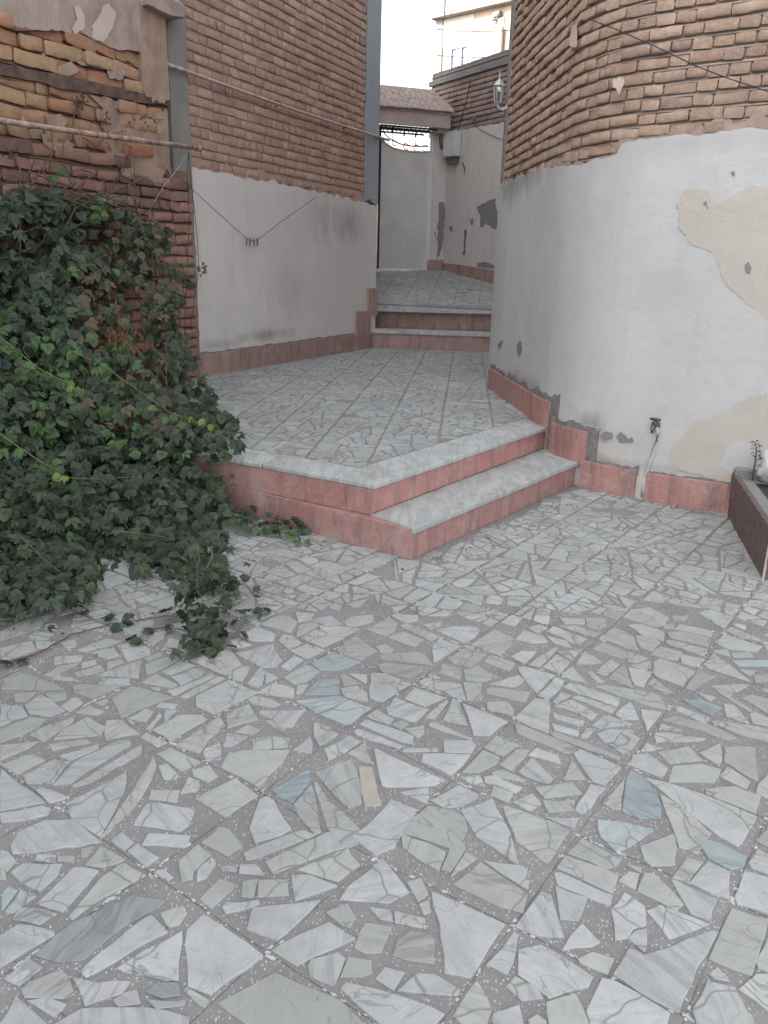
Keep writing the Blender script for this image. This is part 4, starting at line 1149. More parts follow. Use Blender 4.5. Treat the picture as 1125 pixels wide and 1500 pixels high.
slab('coping_slab',[lerp(cm,c3,.003),lerp(im,il3,.003),il3,c3],z0,Z2-.002,M['slab'],bd,.006)
# left pink face, two courses
lo=offs((L1.x,L1.y),(A0.x,A0.y),.0)
P0=(A0.x,A0.y+.0); Pl=lerp(P0,(L1.x,L1.y),2.1)
q0=r1[0]
for z_a,z_b,dd,cs,sP,eP in ((0,Z1-.006,0.,(0,.17,.52,1),None,None),):
    Q=lerp(q0,(L1.x,L1.y),2.1)
    riser(Q,q0,z_a,z_b,M['pink'],bd,th=.02,cuts=(0,.45,.78,1))
rl0=(rf[0][0]-.002,rf[0][1]+.002); cl=offs((C2.x,C2.y),ba,OV)
clx=lerp(cl[1],cl[0],2.3)
riser(clx,(rf[0][0],rf[0][1]),Z1-.005,Z2-T-.001,M['pink'],bd,th=.02,cuts=(0,.55,.80,.925,1))
# filler ledge between the two courses
mb=MB(); mb.prism([(q0[0]-.0,q0[1]+.022),(rf[0][0]+.02,rf[0][1]+.05),(clx[0],clx[1]+.05),(Q[0],Q[1]+.03)],.0,Z1-.007); mb.build('core',M['pink'],bd)

# ================================================================ the upper flight
us=empty('upper_steps',(S0.x,S0.y,Z2)); tag(us,'two upper steps of dull pink stone with thin marble treads leading to the gate','steps')
N1a,N1b=at(505,482.6,Z3),at(735,490.6,Z3); N2a,N2b=at(520,452,Z4),at(735,458.5,Z4)
for (a,b,zt,zb,dep,cuts) in ((N1a,N1b,Z3,Z2-.01,.6,(0,.36,1)),(N2a,N2b,Z4,Z3-.01,.3,(0,.60,1))):
    a2,b2=(a.x-.15,a.y),(b.x+.25,b.y-.02); w=offs(a2,b2,dep)
    for u,v in zip(cuts,cuts[1:]):
        slab('tread',[lerp(a2,b2,u+.001),lerp(a2,b2,v-.001),lerp(w[0],w[1],v-.001),lerp(w[0],w[1],u+.001)],zt-.042,zt,M['slab'],us,.008)
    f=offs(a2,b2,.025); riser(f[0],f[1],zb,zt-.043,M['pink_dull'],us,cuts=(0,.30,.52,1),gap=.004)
    k=offs(a2,b2,.05); k2=offs(a2,b2,dep); mb=MB(); mb.prism([k[0],k[1],k2[1],k2[0]],0,zt-.044); mb.build('core',M['cement_grey'],us)

# ================================================================ left brick building
LWe=onwall(552,250,LA,LA+LWd); LWL=LA-LWd*.42
LP=Path([(LWL.x,LWL.y),(LWe.x,LWe.y),(LWe.x-.06,LWe.y+.35),(-.32,16.6)])
def sLW(x,y): return LP.find(onwall(x,y,(LA.x,LA.y),(LA.x+LWd.x,LA.y+LWd.y)))
def zLW(x,y): return onwall(x,y,(LA.x,LA.y),(LA.x+LWd.x,LA.y+LWd.y)).z
lb=empty('brick_house',(LWe.x,LWe.y,0)); tag(lb,'tall rosy brick house on the left with grey plaster below and a concrete corner pillar','house')
sA=sLW(272,120); sB=sLW(536,100); sE=LP.s[1]; sP0=sLW(245,120)
ZP=[(sLW(280,245),zLW(280,245)),(sLW(340,259),zLW(340,259)),(sLW(400,268),zLW(400,268)),(sLW(450,280),zLW(450,280)),(sLW(536,297),zLW(536,297))]
def interp(tab):
    def f(x):
        if x<=tab[0][0]: return tab[0][1]
        for (a,u),(b,v) in zip(tab,tab[1:]):
            if x<=b: return u+(v-u)*(x-a)/(b-a)
        return tab[-1][1]
    return f
zpl=interp(ZP)
HPL=.0
lay_bricks(LP,sA,sB,lambda s:zpl(s),5.6,.092,.077,lb,lambda c,z,rg:'brick_l',['brick_l'],21,lens=((.115,.38),(.225,.62)),proud=.006,rough=.7)
mortar(LP,sA-.02,sB+.02,2.2,5.7,.092,.077,lb,M['mortar_l'],21,back=-.010,lip=.001)
path_block(LP,0,LP.L,-.1,9.4,-.5,-.03,step=1.).build('wall_mass',M['mortar_l'],lb)
mb=MB(); mb.prism([(LP.p[0].x-.3,LP.p[0].y+.1),(LP.p[1].x-.3,LP.p[1].y+.1),(-.7,16.6),(-9,16.6),(-9,7)],-.1,9.5); mb.build('rooms',M['mortar_l'],lb)
path_block(LP,sA-.003,sE-.02,Z2-.02,lambda s:zpl(s) if s<sB else zpl(s)-.01,-.03,.020,step=.035,jag=.028,seed=3,wav=.006).build('plaster_coat',M['plaster_left'],lb)
path_block(LP,sE-.019,LP.L,0.5,3.3,-.03,.020,step=.2,wav=.004).build('return_plaster',M['plaster_left'],lb)
path_block(LP,sP0,sA-.004,.0,9.3,-.03,.028,step=.1,wav=.004,bev=.006).build('pillar',M['concrete'],lb)
path_block(LP,sB+.004,sE-.001,lambda s:2.36,9.3,-.03,.023,step=.03,jagb=.07,wav=.004,seed=4,bev=.006).build('pillar',M['concrete_pillar'],lb)
path_block(LP,sE,sE+.3,2.4,9.3,-.03,.023,step=.1,bev=.006).build('pillar',M['concrete_pillar'],lb)
# plaster smear where brick and plaster meet
path_block(LP,sA,sB,lambda s:zpl(s)-.01,lambda s:zpl(s)+.055,-.02,lambda s:.004+.006*noise.noise(Vector((s*14,0,2))),step=.03,jag=.09,seed=8).build('plaster_smear',M['mortar_l'],lb)
# skirting of pink stone
zs=lambda s:.585
cuts=[max(0,sP0-.2),sLW(285,520)+.02,sLW(330,520),sLW(400,520),sLW(452,520),sLW(500,487),sLW(541,487)]
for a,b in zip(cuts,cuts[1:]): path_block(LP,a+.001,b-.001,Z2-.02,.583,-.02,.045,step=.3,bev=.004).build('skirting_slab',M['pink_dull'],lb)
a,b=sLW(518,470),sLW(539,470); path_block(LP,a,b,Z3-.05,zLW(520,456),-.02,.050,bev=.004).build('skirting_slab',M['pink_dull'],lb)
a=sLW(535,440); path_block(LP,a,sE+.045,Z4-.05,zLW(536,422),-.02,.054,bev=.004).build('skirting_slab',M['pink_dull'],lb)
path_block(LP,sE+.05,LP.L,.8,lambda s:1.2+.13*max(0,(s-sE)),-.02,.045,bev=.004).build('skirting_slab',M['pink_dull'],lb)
# dark crumbly line over the skirting
path_block(LP,sLW(285,520),sLW(517,487),.570,.600,-.02,.034,step=.03,jag=.014,seed=11).build('mortar_line',M['mould'],lb)

# pipe across the wall
mb=MB(); a,b=sLW(236,95),sLW(563,205); zc=zLW(400,151)
pts=[LP.at(min(x,LP.L),.065,zLW(243,97)+(zLW(562,205)-zLW(243,97))*(x-a)/(b-a)-.02*math.sin(math.pi*(x-a)/(b-a))) for x in [a+(min(b,sE)-a)*i/14 for i in range(15)]]
pts.append(pts[-1]+(pts[-1]-pts[-2]).normalized()*.22)
pc=mb.tube(pts,.017,10).build('conduit_pipe',M['white_pipe'],smooth=True); tag(pc,'thin white painted pipe running slightly downhill across the rosy brick wall to the corner pillar','pipe')
for x in (400,500,549):
    q=MB(); s=sLW(x,100); zz=zLW(x,97+(x-243)*.3386)-.01; q.tube([LP.at(s,.02,zz+.03),LP.at(s,.088,zz+.012),LP.at(s,.088,zz-.015),LP.at(s,.02,zz-.03)],.005,6).build('clip',M['iron'],pc)

# ================================================================ old brick wall at the left edge
OD=Vector((.492,.870)); O0=Vector((-1.998,8.10))
OP=Path([(O0.x-OD.x*5,O0.y-OD.y*5),(O0.x+OD.x*.12,O0.y+OD.y*.12)])
def onOld(x,y,off=0.): return onwall(x,y,(O0.x,O0.y),(O0.x+OD.x,O0.y+OD.y),off)
def sO(x,y): return OP.find(onOld(x,y))
ow=empty('old_brick_wall',(O0.x,O0.y,0)); tag(ow,'crumbling old wall of mixed bricks and mud plaster behind the creeper at the left edge','wall')
eO=OP.L; eU=sO(243,120)
path_block(OP,0,eU,-.1,5.2,-.3,-.03,step=1.).build('wall_core',M['mortar_o'],ow)
path_block(OP,eU-.4,eO-.01,-.1,2.25,-.25,-.032,step=.3).build('wall_core',M['mortar_o'],ow)
def om(c,z,rg):
    if z>2.86: return 'brick_orange' if c<eU-.45 and rg.random()<.75 else 'brick_yellow'
    if z>2.40: return 'brick_yellow' if rg.random()<.8 else 'brick_orange'
    if z>1.95: return 'brick_soot' if rg.random()<.75 else 'brick_pier'
    return 'brick_pier'
mats_o=['brick_orange','brick_yellow','brick_soot','brick_pier']
PB=.112
lay_bricks(OP,eU-3.4,eU-.05,2.30,2.80,PB,.095,ow,om,mats_o,31,lens=((.12,.2),(.19,.2),(.26,.3),(.33,.3)),proud=.012,pj=1.8,rough=2.2,zbase=.03,maxparts=90)
lay_bricks(OP,eU-3.4,eU-.25,2.90,3.22,PB,.098,ow,om,mats_o,32,lens=((.13,.2),(.2,.2),(.3,.35),(.37,.25)),proud=.014,pj=1.8,rough=2.4,zbase=-.02,maxparts=70)
lay_bricks(OP,eU-3.4,eO,.30,2.22,.098,.080,ow,om,mats_o,33,lens=((.13,.4),(.24,.6)),proud=.020,rough=1.8,maxparts=140)
mortar(OP,0,eU,2.25,2.82,PB,.095,ow,M['mortar_o'],31,zbase=.03)
mortar(OP,0,eU-.2,2.86,3.5,PB,.098,ow,M['mortar_o'],32,zbase=-.02)
mortar(OP,0,eO,.0,2.24,.098,.080,ow,M['mortar_o'],33)
smears=[]
# timber ledge, weathered
zl=[(sO(0,92),onOld(0,94).z,onOld(0,112).z),(sO(120,122),onOld(120,118).z,onOld(120,135).z),(sO(243,152),onOld(243,146).z,onOld(243,156).z)]
path_block(OP,0,eU+.01,interp([(a,c) for a,b,c in zl]),interp([(a,b) for a,b,c in zl]),-.1,lambda s:.030+.012*noise.noise(Vector((s*5,1,0))),step=.06,jag=.016,jagb=.016,seed=5).build('timber_ledge',M['timber'],ow)
# plaster of the upper part
zb_=interp([(sO(-60,22),onOld(-60,22).z),(sO(0,34),onOld(0,34).z),(sO(50,45),onOld(50,45).z),(sO(100,48),onOld(100,48).z),(sO(150,66),onOld(150,66).z),(sO(205,84),onOld(205,84).z)])
path_block(OP,0,sO(203,40),zb_,lambda s:5.1,-.03,.035,step=.04,jagb=.035,seed=6,wav=.012).build('upper_plaster',M['mauve'],ow)
path_block(OP,sO(200,40),eU,lambda s:onOld(225,150).z+.02,lambda s:5.1,-.03,lambda s:.045+.012*noise.noise(Vector((s*9,3,0))),step=.025,jagb=.09,seed=7,wav=.04).build('mud_pilaster',M['mud'],ow)
path_block(OP,sO(150,170),eU-.004,2.27,2.79,-.03,lambda s:.012+.012*noise.noise(Vector((s*9,3,0))),step=.03,jagb=.10,jag=.04,seed=27,wav=.02).build('mud_patch',M['mud'],ow)
for k,pp in enumerate(([(52,100),(58,86),(62,78),(70,84),(80,86),(84,96),(76,100)],[(112,72),(125,76),(150,92),(148,100),(120,96),(104,86)],[(85,96),(105,90),(118,104),(100,112),(84,108)],[(152,96),(170,92),(186,104),(178,118),(160,114)],
   [(0,150),(14,158),(30,166),(40,178),(20,182),(0,178)],[(66,168),(90,166),(98,178),(92,192),(70,188)],[(130,140),(165,146),(190,152),(180,160),(150,156)],[(150,172),(175,180),(182,192),(160,196),(146,186)],[(60,196),(90,200),(110,214),(90,224),(66,214)],[(150,210),(190,214),(215,226),(190,240),(160,232)],[(176,236),(215,240),(240,250),(238,268),(205,266),(178,256)])):
    patch(pp,'mud_smear',M['mud'] if k not in (0,3) else M['mauve'],ow,plane=onOld,off=.006,th=.022,seed=80+k,sub=5,jit=1.5) if False else smears.append((pp,k))
mb=MB(); zc=onOld(235,16,.08).z
path_block(OP,sO(202,20),sO(256,20),zc-.01,zc+.13,-.05,.12,step=.03,jag=.02,jagb=.02,seed=9,wav=.03,bev=.03).build('capstone',M['mauve'],ow,smooth=False)
# flaked paint patches (thin lime skin)
def patch(outline,name,m,parent,th=.004,sub=3,jit=1.6,plane=None,off=.0,seed=1):
    """irregular sheet of plaster with its own thickness, outline given as seen and laid on the wall plane"""
    rg=random.Random(seed); pts=[]
    for i in range(len(outline)):
        p,q=outline[i],outline[(i+1)%len(outline)]
        for k in range(sub): 
            t=k/sub; pts.append((p[0]+(q[0]-p[0])*t+rg.uniform(-jit,jit),p[1]+(q[1]-p[1])*t+rg.uniform(-jit,jit)))
    A=[plane(x,y,off) for x,y in pts]; B=[plane(x,y,off+th) for x,y in pts]; n=len(A)
    mb=MB(); mb.add(A+B,[tuple(range(n,2*n))]+[(i,n+i,n+(i+1)%n,(i+1)%n) for i in range(n)]); return mb.build(name,m,parent)
patch([(152,8),(160,5),(170,22),(165,42),(152,62),(140,58),(134,52),(136,38)],'lime_patch',M['chalk'],ow,plane=onOld,off=.040,th=.004)
patch([(108,10),(116,8),(124,25),(122,45),(110,50),(106,42),(112,28)],'lime_patch',M['chalk'],ow,plane=onOld,off=.040,th=.003,seed=2)

for pp,k in smears: patch(pp,'mud_smear',M['mud'] if k not in (0,3) else M['mauve'],ow,plane=onOld,off=.0,th=.020+.004*(k%3),seed=80+k,sub=5,jit=1.5)
# rusty pipe
a=onOld(-40,171,.16); b=onOld(289,217,.16); a2=a-(b-a)*.6
rp=MB().tube([a2,a,a+(b-a)*.5+Vector((0,0,-.006)),b],.022,10).build('rusty_pipe',M['rust_pipe'],smooth=True); tag(rp,'flaking white and rusty pipe sticking out along the old wall above the creeper','pipe')
dd=(b-a).normalized(); MB().tube([b-dd*.01,b+dd*.035],.030,10).build('end_cap',M['rust_pipe'],rp)
for t in (.25,.62): P=a+(b-a)*t; q=MB(); nn_=Vector((OD.y,-OD.x,0)); q.tube([P-nn_*.15+Vector((0,0,.0)),P],.010,6).build('bracket',M['iron'],rp)
# cords hanging from its tip
tip=onOld(276,221,.16)
def cord(name,pix,label,cat,rad=.0035,plane=None,m='cord',first=None,par=None):
    pts=[plane(x,y) for x,y in pix]
    if first is not None: pts[0]=first
    P=[]
    for i in range(len(pts)-1):
        for k in range(4): P.append(pts[i].lerp(pts[i+1],k/4))
    P.append(pts[-1]); o=MB().tube(P,rad,5).build(name,M[m],par,smooth=True)
    if label: tag(o,label,cat)
    return o
pl=lambda x,y:onOld(x,y,.15)
cord('hanging_cord',[(272,222),(274,260),(277,310),(275,380),(272,430),(270,500)],'dark cord hanging straight down from the rusty pipe, left of its pair','cord',plane=pl,first=tip)
cord('hanging_cord',[(276,222),(279,260),(284,300),(289,350),(291,388),(288,420),(283,450),(279,478)],'dark cord bulging right with a knot as it hangs from the rusty pipe','cord',plane=pl,first=tip)
cord('tie_string',[(276,222),(262,245),(240,272),(226,296)],'pale string slanting from the pipe tip down to the old wall','string',plane=pl,m='white_pipe',first=tip,rad=.003)
lwp=lambda x,y:onwall(x,y,(LA.x,LA.y),(LA.x+LWd.x,LA.y+LWd.y),.10)
cl1=cord('clothes_line',[(266,262),(290,285),(325,317),(362,350),(370,353),(378,351),(410,326),(440,305),(463,289)],'thin sagging clothes line with pegs in front of the left plaster wall','clothes line',plane=lwp,rad=.0032)
for i,(x,lab) in enumerate(((361,'leftmost of four pegs hanging at the low point of the clothes line'),(366,'second peg from the left at the low point of the clothes line'),(372,'third peg from the left, hanging where the clothes line sags lowest'),(377,'rightmost of the four pegs on the clothes line'))):
    P=lwp(x,350); pg=empty('clothes_peg',P); tag(pg,lab,'clothes peg','pegs on the clothes line')
    for s in (-1,1):
        T=Matrix.Rotation(s*.10+(.12 if i%2 else -.05),3,'Y'); MB().box(P+Vector((s*.006,0,-.028)),(.009,.012,.085),T).build('peg_half',M['peg'],pg)
    MB().tube([P+Vector((-.012,0,-.02)),P+Vector((.012,0,-.02))],.006,6).build('spring',M['iron'],pg)

# ================================================================ right-hand building
W8=at(720,568,Z2); W0=at(802,625,Z2); WB=at(850,714); WC=at(940,730); WD=at(1065,752)
dW=(Vector((WD.x,WD.y))-Vector((WC.x,WC.y))).normalized()
v2=lambda p:Vector((p.x,p.y))
def bez(a,b,c,n): return [a*(1-t)**2+b*2*t*(1-t)+c*t*t for t in [i/n for i in range(n+1)]]
cA=bez(v2(W0).lerp(v2(W8),.05),v2(W0),v2(W0).lerp(v2(WB),.22),7); cB=bez(v2(WB).lerp(v2(W0),.45),v2(WB),v2(WB).lerp(v2(WC),.8),10)
RP=Path([(1.78,12.6),(W8.x+.035,W8.y+.5),(W8.x,W8.y)]+cA+cB+[(WC.x,WC.y),(WD.x,WD.y),(WD.x+dW.x*4,WD.y+dW.y*4)])
s8=RP.s[2]; s0_=RP.find(v2(W0)); sb_=RP.find(v2(WB))
def onF(x,y,off=0.): return onwall(x,y,(W8.x,W8.y),(W0.x,W0.y),off)
def onR(x,y,off=0.): return onwall(x,y,(WC.x,WC.y),(WD.x,WD.y),off)
def sR(x,y): return RP.find(onR(x,y))
def sFc(x,y): return RP.find(onF(x,y))
rb=empty('rounded_brick_house',(W0.x,W0.y,0)); tag(rb,'tan brick house on the right with a rounded corner above white plaster','house')
zpr=interp([(s8-.4,2.31),(s8,onF(745,265).z),(sFc(800,240),onF(800,240+8).z),(s0_,onF(850,237).z),(sb_,2.215),(sR(903,216),2.225),(sR(906,216),2.29),(sR(960,203),onR(960,203).z),(sR(1125,185),onR(1125,186).z)])
lay_bricks(RP,s8-.35,RP.L-1.8,zpr,4.6,.0775,.0585,rb,lambda c,z,rg:'brick_r',['brick_r'],41,lens=((.112,.62),(.19,.38)),proud=.009,rough=1.15,depth=.06)
mortar(RP,0,RP.L,2.1,4.7,.0775,.0585,rb,M['mortar_r'],41,back=-.015,lip=.003)
path_block(RP,0,RP.L,-.1,6.5,-.4,-.03,step=1.).build('wall_mass',M['mortar_r'],rb)
mb=MB(); mb.prism([(2.3,12.6),(1.6,8.6),(1.75,6.4),(2.3,5.6),(6,3.2),(9,6),(9,12.6)],-.1,6.6); mb.build('rooms',M['mortar_r'],rb)
path_block(RP,s8-.45,RP.L,-.05,zpr,-.03,.018,step=.04,jag=.022,seed=13,wav=.008).build('plaster_coat',M['plaster_white'],rb,smooth=False)
path_block(RP,s8,RP.L-1.5,lambda s:zpr(s)-.012,lambda s:zpr(s)+.035,-.02,lambda s:.006+.006*noise.noise(Vector((s*14,0,2))),step=.03,jag=.07,seed=18).build('plaster_smear',M['mortar_r'],rb)
path_block(RP,s8-.42,s8-.01,2.25,5.5,-.03,.012,step=.05,wav=.03,bev=.01).build('cement_edge',M['cement_grey'],rb)
# mould line and skirting
ztf=interp([(s8,onF(720,536).z),(s0_,onF(808,586).z)])
for a,b in ((s8-.01,s8+(s0_-s8)*.52),(s8+(s0_-s8)*.52,s0_+.03)): path_block(RP,a+.0015,b-.0015,Z2-.02,lambda s:ztf(s)-.012,-.02,.045,step=.4,bev=.004).build('skirting_slab',M['pink'],rb)
path_block(RP,s8,s0_+.06,lambda s:ztf(s)-.04,lambda s:ztf(s)+.022,-.02,.030,step=.02,jag=.04,seed=14,wav=.012).build('mould_line',M['mould'],rb)
sb=sb_+.10
path_block(RP,s0_+.028,s0_+.055,Z1+.10,ztf(s0_)-.01,-.02,.040,bev=.003).build('skirting_slab',M['pink'],rb)
path_block(RP,s0_+.10,s0_+.135,Z1,Z1+.28,-.02,.040,bev=.003).build('skirting_slab',M['pink'],rb)
zsm=onR(855,630).z
path_block(RP,s0_+.137,sb-.08,Z1-.02,zsm-.01,-.02,.046,step=.1,bev=.004).build('skirting_slab',M['pink'],rb)
path_block(RP,s0_+.05,s0_+.17,.2,ztf(s0_)+.04,-.02,.030,step=.02,jag=.03,jagb=.03,seed=15,wav=.012).build('mould_line',M['mould'],rb)
path_block(RP,s0_+.12,sb-.02,.3,zsm+.03,-.02,.030,step=.02,jag=.03,seed=16,wav=.012).build('mould_line',M['mould'],rb)
path_block(RP,sb-.085,sb-.0,.1,zsm+.01,-.02,.030,step=.02,jag=.03,seed=17,wav=.012).build('mould_line',M['mould'],rb)
zty=interp([(sb-.1,.205),(sR(940,690),.195),(sR(1065,705),.205)])
for a,b in ((sb-.10,sR(935,700)),(sR(949,700),sR(1072,700)),(sR(1072,700),sR(1072,700)+.9)): path_block(RP,a+.001,b-.0015,-.01,zty,-.02,.045,step=.08,bev=.004).build('skirting_slab',M['pink'],rb)
path_block(RP,sR(935,700),sR(949,700),-.01,.17,-.02,.034,step=.02,jag=.02,seed=3,wav=.01).build('cement_filling',M['plaster_beige'],rb)
path_block(RP,sb-.06,sR(935,700),lambda s:zty(s)-.03,lambda s:zty(s)+.03,-.02,.028,step=.02,jag=.035,seed=19,wav=.01).build('mould_line',M['mould'],rb)
path_block(RP,sR(949,700),sR(1075,700)+.8,lambda s:zty(s)-.03,lambda s:zty(s)+.012,-.02,.026,step=.02,jag=.014,seed=20,wav=.01).build('mould_line',M['mould'],rb)
# plaster scars
patch([(1003,278),(1022,275),(1040,282),(1045,300),(1060,292),(1085,280),(1100,273),(1140,276),(1140,450),(1125,470),(1090,440),(1060,415),(1045,370),(1015,360),(995,335),(992,300)],'bare_patch',M['plaster_beige'],rb,plane=onR,off=.0185,th=.003,seed=3,sub=7,jit=2.0)
patch([(1125,578),(1140,572),(1140,688),(1130,700),(1060,706),(1000,690),(978,672),(985,655),(1005,635),(1012,622),(1040,612),(1065,600),(1080,590),(1105,580)],'bare_patch',M['plaster_beige'],rb,plane=onR,off=.0185,th=.003,seed=4,sub=7,jit=2.0)
patch([(1063,655),(1085,645),(1105,652),(1112,680),(1095,700),(1070,695),(1055,680)],'filler_patch',M['plaster_white'],rb,plane=onR,off=.0195,th=.0045,seed=6)
for k,(pp) in enumerate(([(878,640),(886,632),(898,634),(897,642),(884,645)],[(903,640),(910,632),(918,640),(922,648),(908,648)],[(919,643),(926,640),(928,648),(921,649)],[(876,628),(880,627),(880,632),(877,631)],
    [(1090,388),(1096,383),(1101,392),(1099,402),(1092,400)],[(1030,296),(1035,294),(1036,300),(1032,302)],[(1034,302),(1038,301),(1037,307)],[(1070,252),(1075,250),(1077,256),(1073,257)])):
    patch(pp,'cement_scar',M['cement_grey'],rb,plane=onR,off=.0215,th=.002,sub=3,jit=.7,seed=30+k)
for k,(pp) in enumerate(([(728,505),(735,498),(737,500),(731,512)],[(757,505),(762,498),(764,510),(760,524),(757,515)])):
    patch(pp,'cement_scar',M['cement_grey'],rb,plane=onF,off=.0195,th=.002,sub=3,jit=.5,seed=50+k)
# lime splash and repair on the bricks
patch([(898,115),(903,117),(908,111),(912,117),(915,114),(914,124),(909,132),(907,140),(903,130),(897,127)],'lime_splash',M['chalk'],rb,plane=onR,off=.022,th=.004,sub=2,jit=.8,seed=61)
patch([(838,38),(845,35),(846,62),(844,70),(834,67),(836,50)],'lime_splash',M['chalk'],rb,plane=lambda x,y,o:onF(x,y,o),off=.03,th=.004,sub=2,jit=.8,seed=62)
wr=cord('slack_wire',[(850,30),(868,30),(900,42),(960,68),(1020,97),(1070,116),(1125,134),(1160,143)],'thin dark wire sloping across the tan bricks on the right','wire',plane=lambda x,y:onR(x,y,.05),rad=.0035)

# tap
tp_=onR(960,618,.0); tap=empty('garden_tap',tp_); tag(tap,'small tarnished garden tap on the white wall above its whitewashed pipe','tap')
nR=Vector((dW.y,-dW.x,0)); tR=Vector((dW.x,dW.y,0)); up=Vector((0,0,1))
P=onR(961,622,.02)
MB().tube([P-nR*.03,P+nR*.045],.018,12).build('tap_body',M['brass'],tap,True)
MB().tube([P+nR*.0,P+nR*.006],.030,16).build('wall_flange',M['green_metal'],tap,True)
MB().tube([P+nR*.045,P+nR*.065+up*-.006,P+nR*.075-up*.03,P+nR*.075-up*.045],[.016,.016,.014,.013],10).build('spout',M['brass'],tap,True)
MB().tube([P+nR*.03,P+nR*.03+up*.032],[.010,.007],10).build('valve_stem',M['brass'],tap,True)
h_=MB(); h_.tube([P+nR*.03+up*.040-tR*.034,P+nR*.03+up*.042,P+nR*.03+up*.040+tR*.034],[.008,.010,.008],8); h_.build('handle',M['brass'],tap,True)
pp=[onR(964,634,.022),onR(961,650,.024),onR(953,676,.022),onR(946,695,.026),onR(942,712,.03),onR(941,728,.034)]
MB().tube([P-up*.0+nR*.012]+pp,.0125,10).build('riser_pipe',M['plaster_white'],tap,True)

# ================================================================ planter at the right edge
Q0=Vector((WD.x,WD.y,0)); Q1=at(1118,850); HP_=.285
dP=(Vector((Q1.x,Q1.y))-Vector((Q0.x,Q0.y))).normalized(); q0_=Vector((Q0.x,Q0.y))-dP*.02; q1_=Vector((Q1.x,Q1.y)); rt=Vector((-dP.y,dP.x)); 
if rt.x<0: rt=-rt
pn=empty('raised_planter',(Q1.x,Q1.y,0)); tag(pn,'low raised planter clad in dark brown stone at the right edge of the yard','planter')
PPt=Path([(q0_.x,q0_.y),(q1_.x,q1_.y),(q1_.x+rt.x*1.6,q1_.y+rt.y*1.6)])
if (PPt.at(.5,.1)-Vector((q0_.x,q0_.y,0))).dot(Vector((rt.x,rt.y,0)))>0: pass
L_=PPt.s[1]
path_block(PPt,0,PPt.L,-.02,HP_-.02,-.10,-.021,step=.3).build('planter_core',M['cement_grey'],pn)
path_block(PPt,0,L_-.004,-.01,.085,-.02,.006,bev=.004).build('base_strip',M['planter'],pn)
path_block(PPt,L_+.004,PPt.L,-.01,.085,-.02,.006,bev=.004).build('base_strip',M['planter'],pn)
k=5
for i in range(k):
    a,b=L_*i/k,L_*(i+1)/k; path_block(PPt,a+.002,b-.002 if i<k-1 else L_-.006,.09,HP_,-.02,.012,bev=.004,step=.06,jag=.006,seed=i).build('cladding_panel',M['planter'],pn)
for i in range(6):
    a=L_+.006+i*.26; path_block(PPt,a+.002,a+.256,.09,HP_,-.02,.012,bev=.004).build('cladding_panel',M['planter'],pn)
MB().tube([PPt.at(L_,.004,0),PPt.at(L_,.004,HP_)],.006,6).build('corner_bead',M['plaster_beige'],pn)
path_block(PPt,-.02,.10,HP_-.03,HP_+.035,-.16,.006,step=.03,jag=.02,seed=5,wav=.01,bev=.012).build('cement_cap',M['cement_grey'],pn)
mb=MB(); i0=q0_+rt*.10; i1=q1_+rt*.10-dP*.1; mb.prism([i0,i1,i1+rt*1.5,i0+rt*1.5+dP*.9],.0,HP_-.05); mb.build('soil',M['soil'],pn)
# crumpled bag
bgP=onwall(1128,715,(q0_.x+rt.x*.2,q0_.y+rt.y*.2),(q1_.x+rt.x*.2,q1_.y+rt.y*.2))
bm=bmesh.new(); bmesh.ops.create_icosphere(bm,subdivisions=4,radius=1)
for v in bm.verts:
    n_=v.co.normalized(); k=1+.22*noise.noise(n_*2.1+Vector((3,1,7)))+.10*abs(noise.noise(n_*6))+.05*abs(noise.noise(n_*13)); v.co=Vector((n_.x*.17*k,n_.y*.15*k,max(-.10,n_.z*.16*k+(.05 if n_.z>.8 else 0))))
me=bpy.data.meshes.new('plastic_bag'); bm.to_mesh(me); bm.free(); me.polygons.foreach_set('use_smooth',[True]*len(me.polygons))
bag=link('plastic_bag',me,M['bag'],None,Matrix.Translation((bgP.x+.10,bgP.y+.02,HP_+.075))); tag(bag,'crumpled white plastic bag lying in the planter at the right edge','bag')
# curled dry sprig
sp0=onR(1100,716,.09)
fr=lambda x,y: atplane(x,y,sp0,nR)
sp=empty('dry_sprig',sp0); tag(sp,'small dark sprig with curled narrow leaves standing in the planter beside the white bag','plant')
sk_=[fr(1101,712),fr(1104,690),fr(1107,672),fr(1108,658),fr(1106,648)]
MB().tube(sk_,[.006,.005,.004,.003,.0025],5).build('stem',M['cord'],sp)
rg=random.Random(5)
for i in range(17):
    t=.12+.88*i/16; k=min(3,int(t*4)); P=sk_[k].lerp(sk_[k+1],t*4-k); sgn=-1 if i%2 else 1
    a=P; d=(tR*sgn+nR*rg.uniform(-.8,.8)+up*rg.uniform(.1,.5)).normalized(); l=rg.uniform(.04,.075)*(1.15-t*.5)
    w_=Vector((0,0,1)).cross(d).normalized()*.010; V=[a,a+d*l*.5+w_+up*.012,a+d*l*.5-w_+up*.008,a+d*l-up*.012]
    MB().add(V,[(0,2,3,1)]).build('curled_leaf',M['cord'],sp)

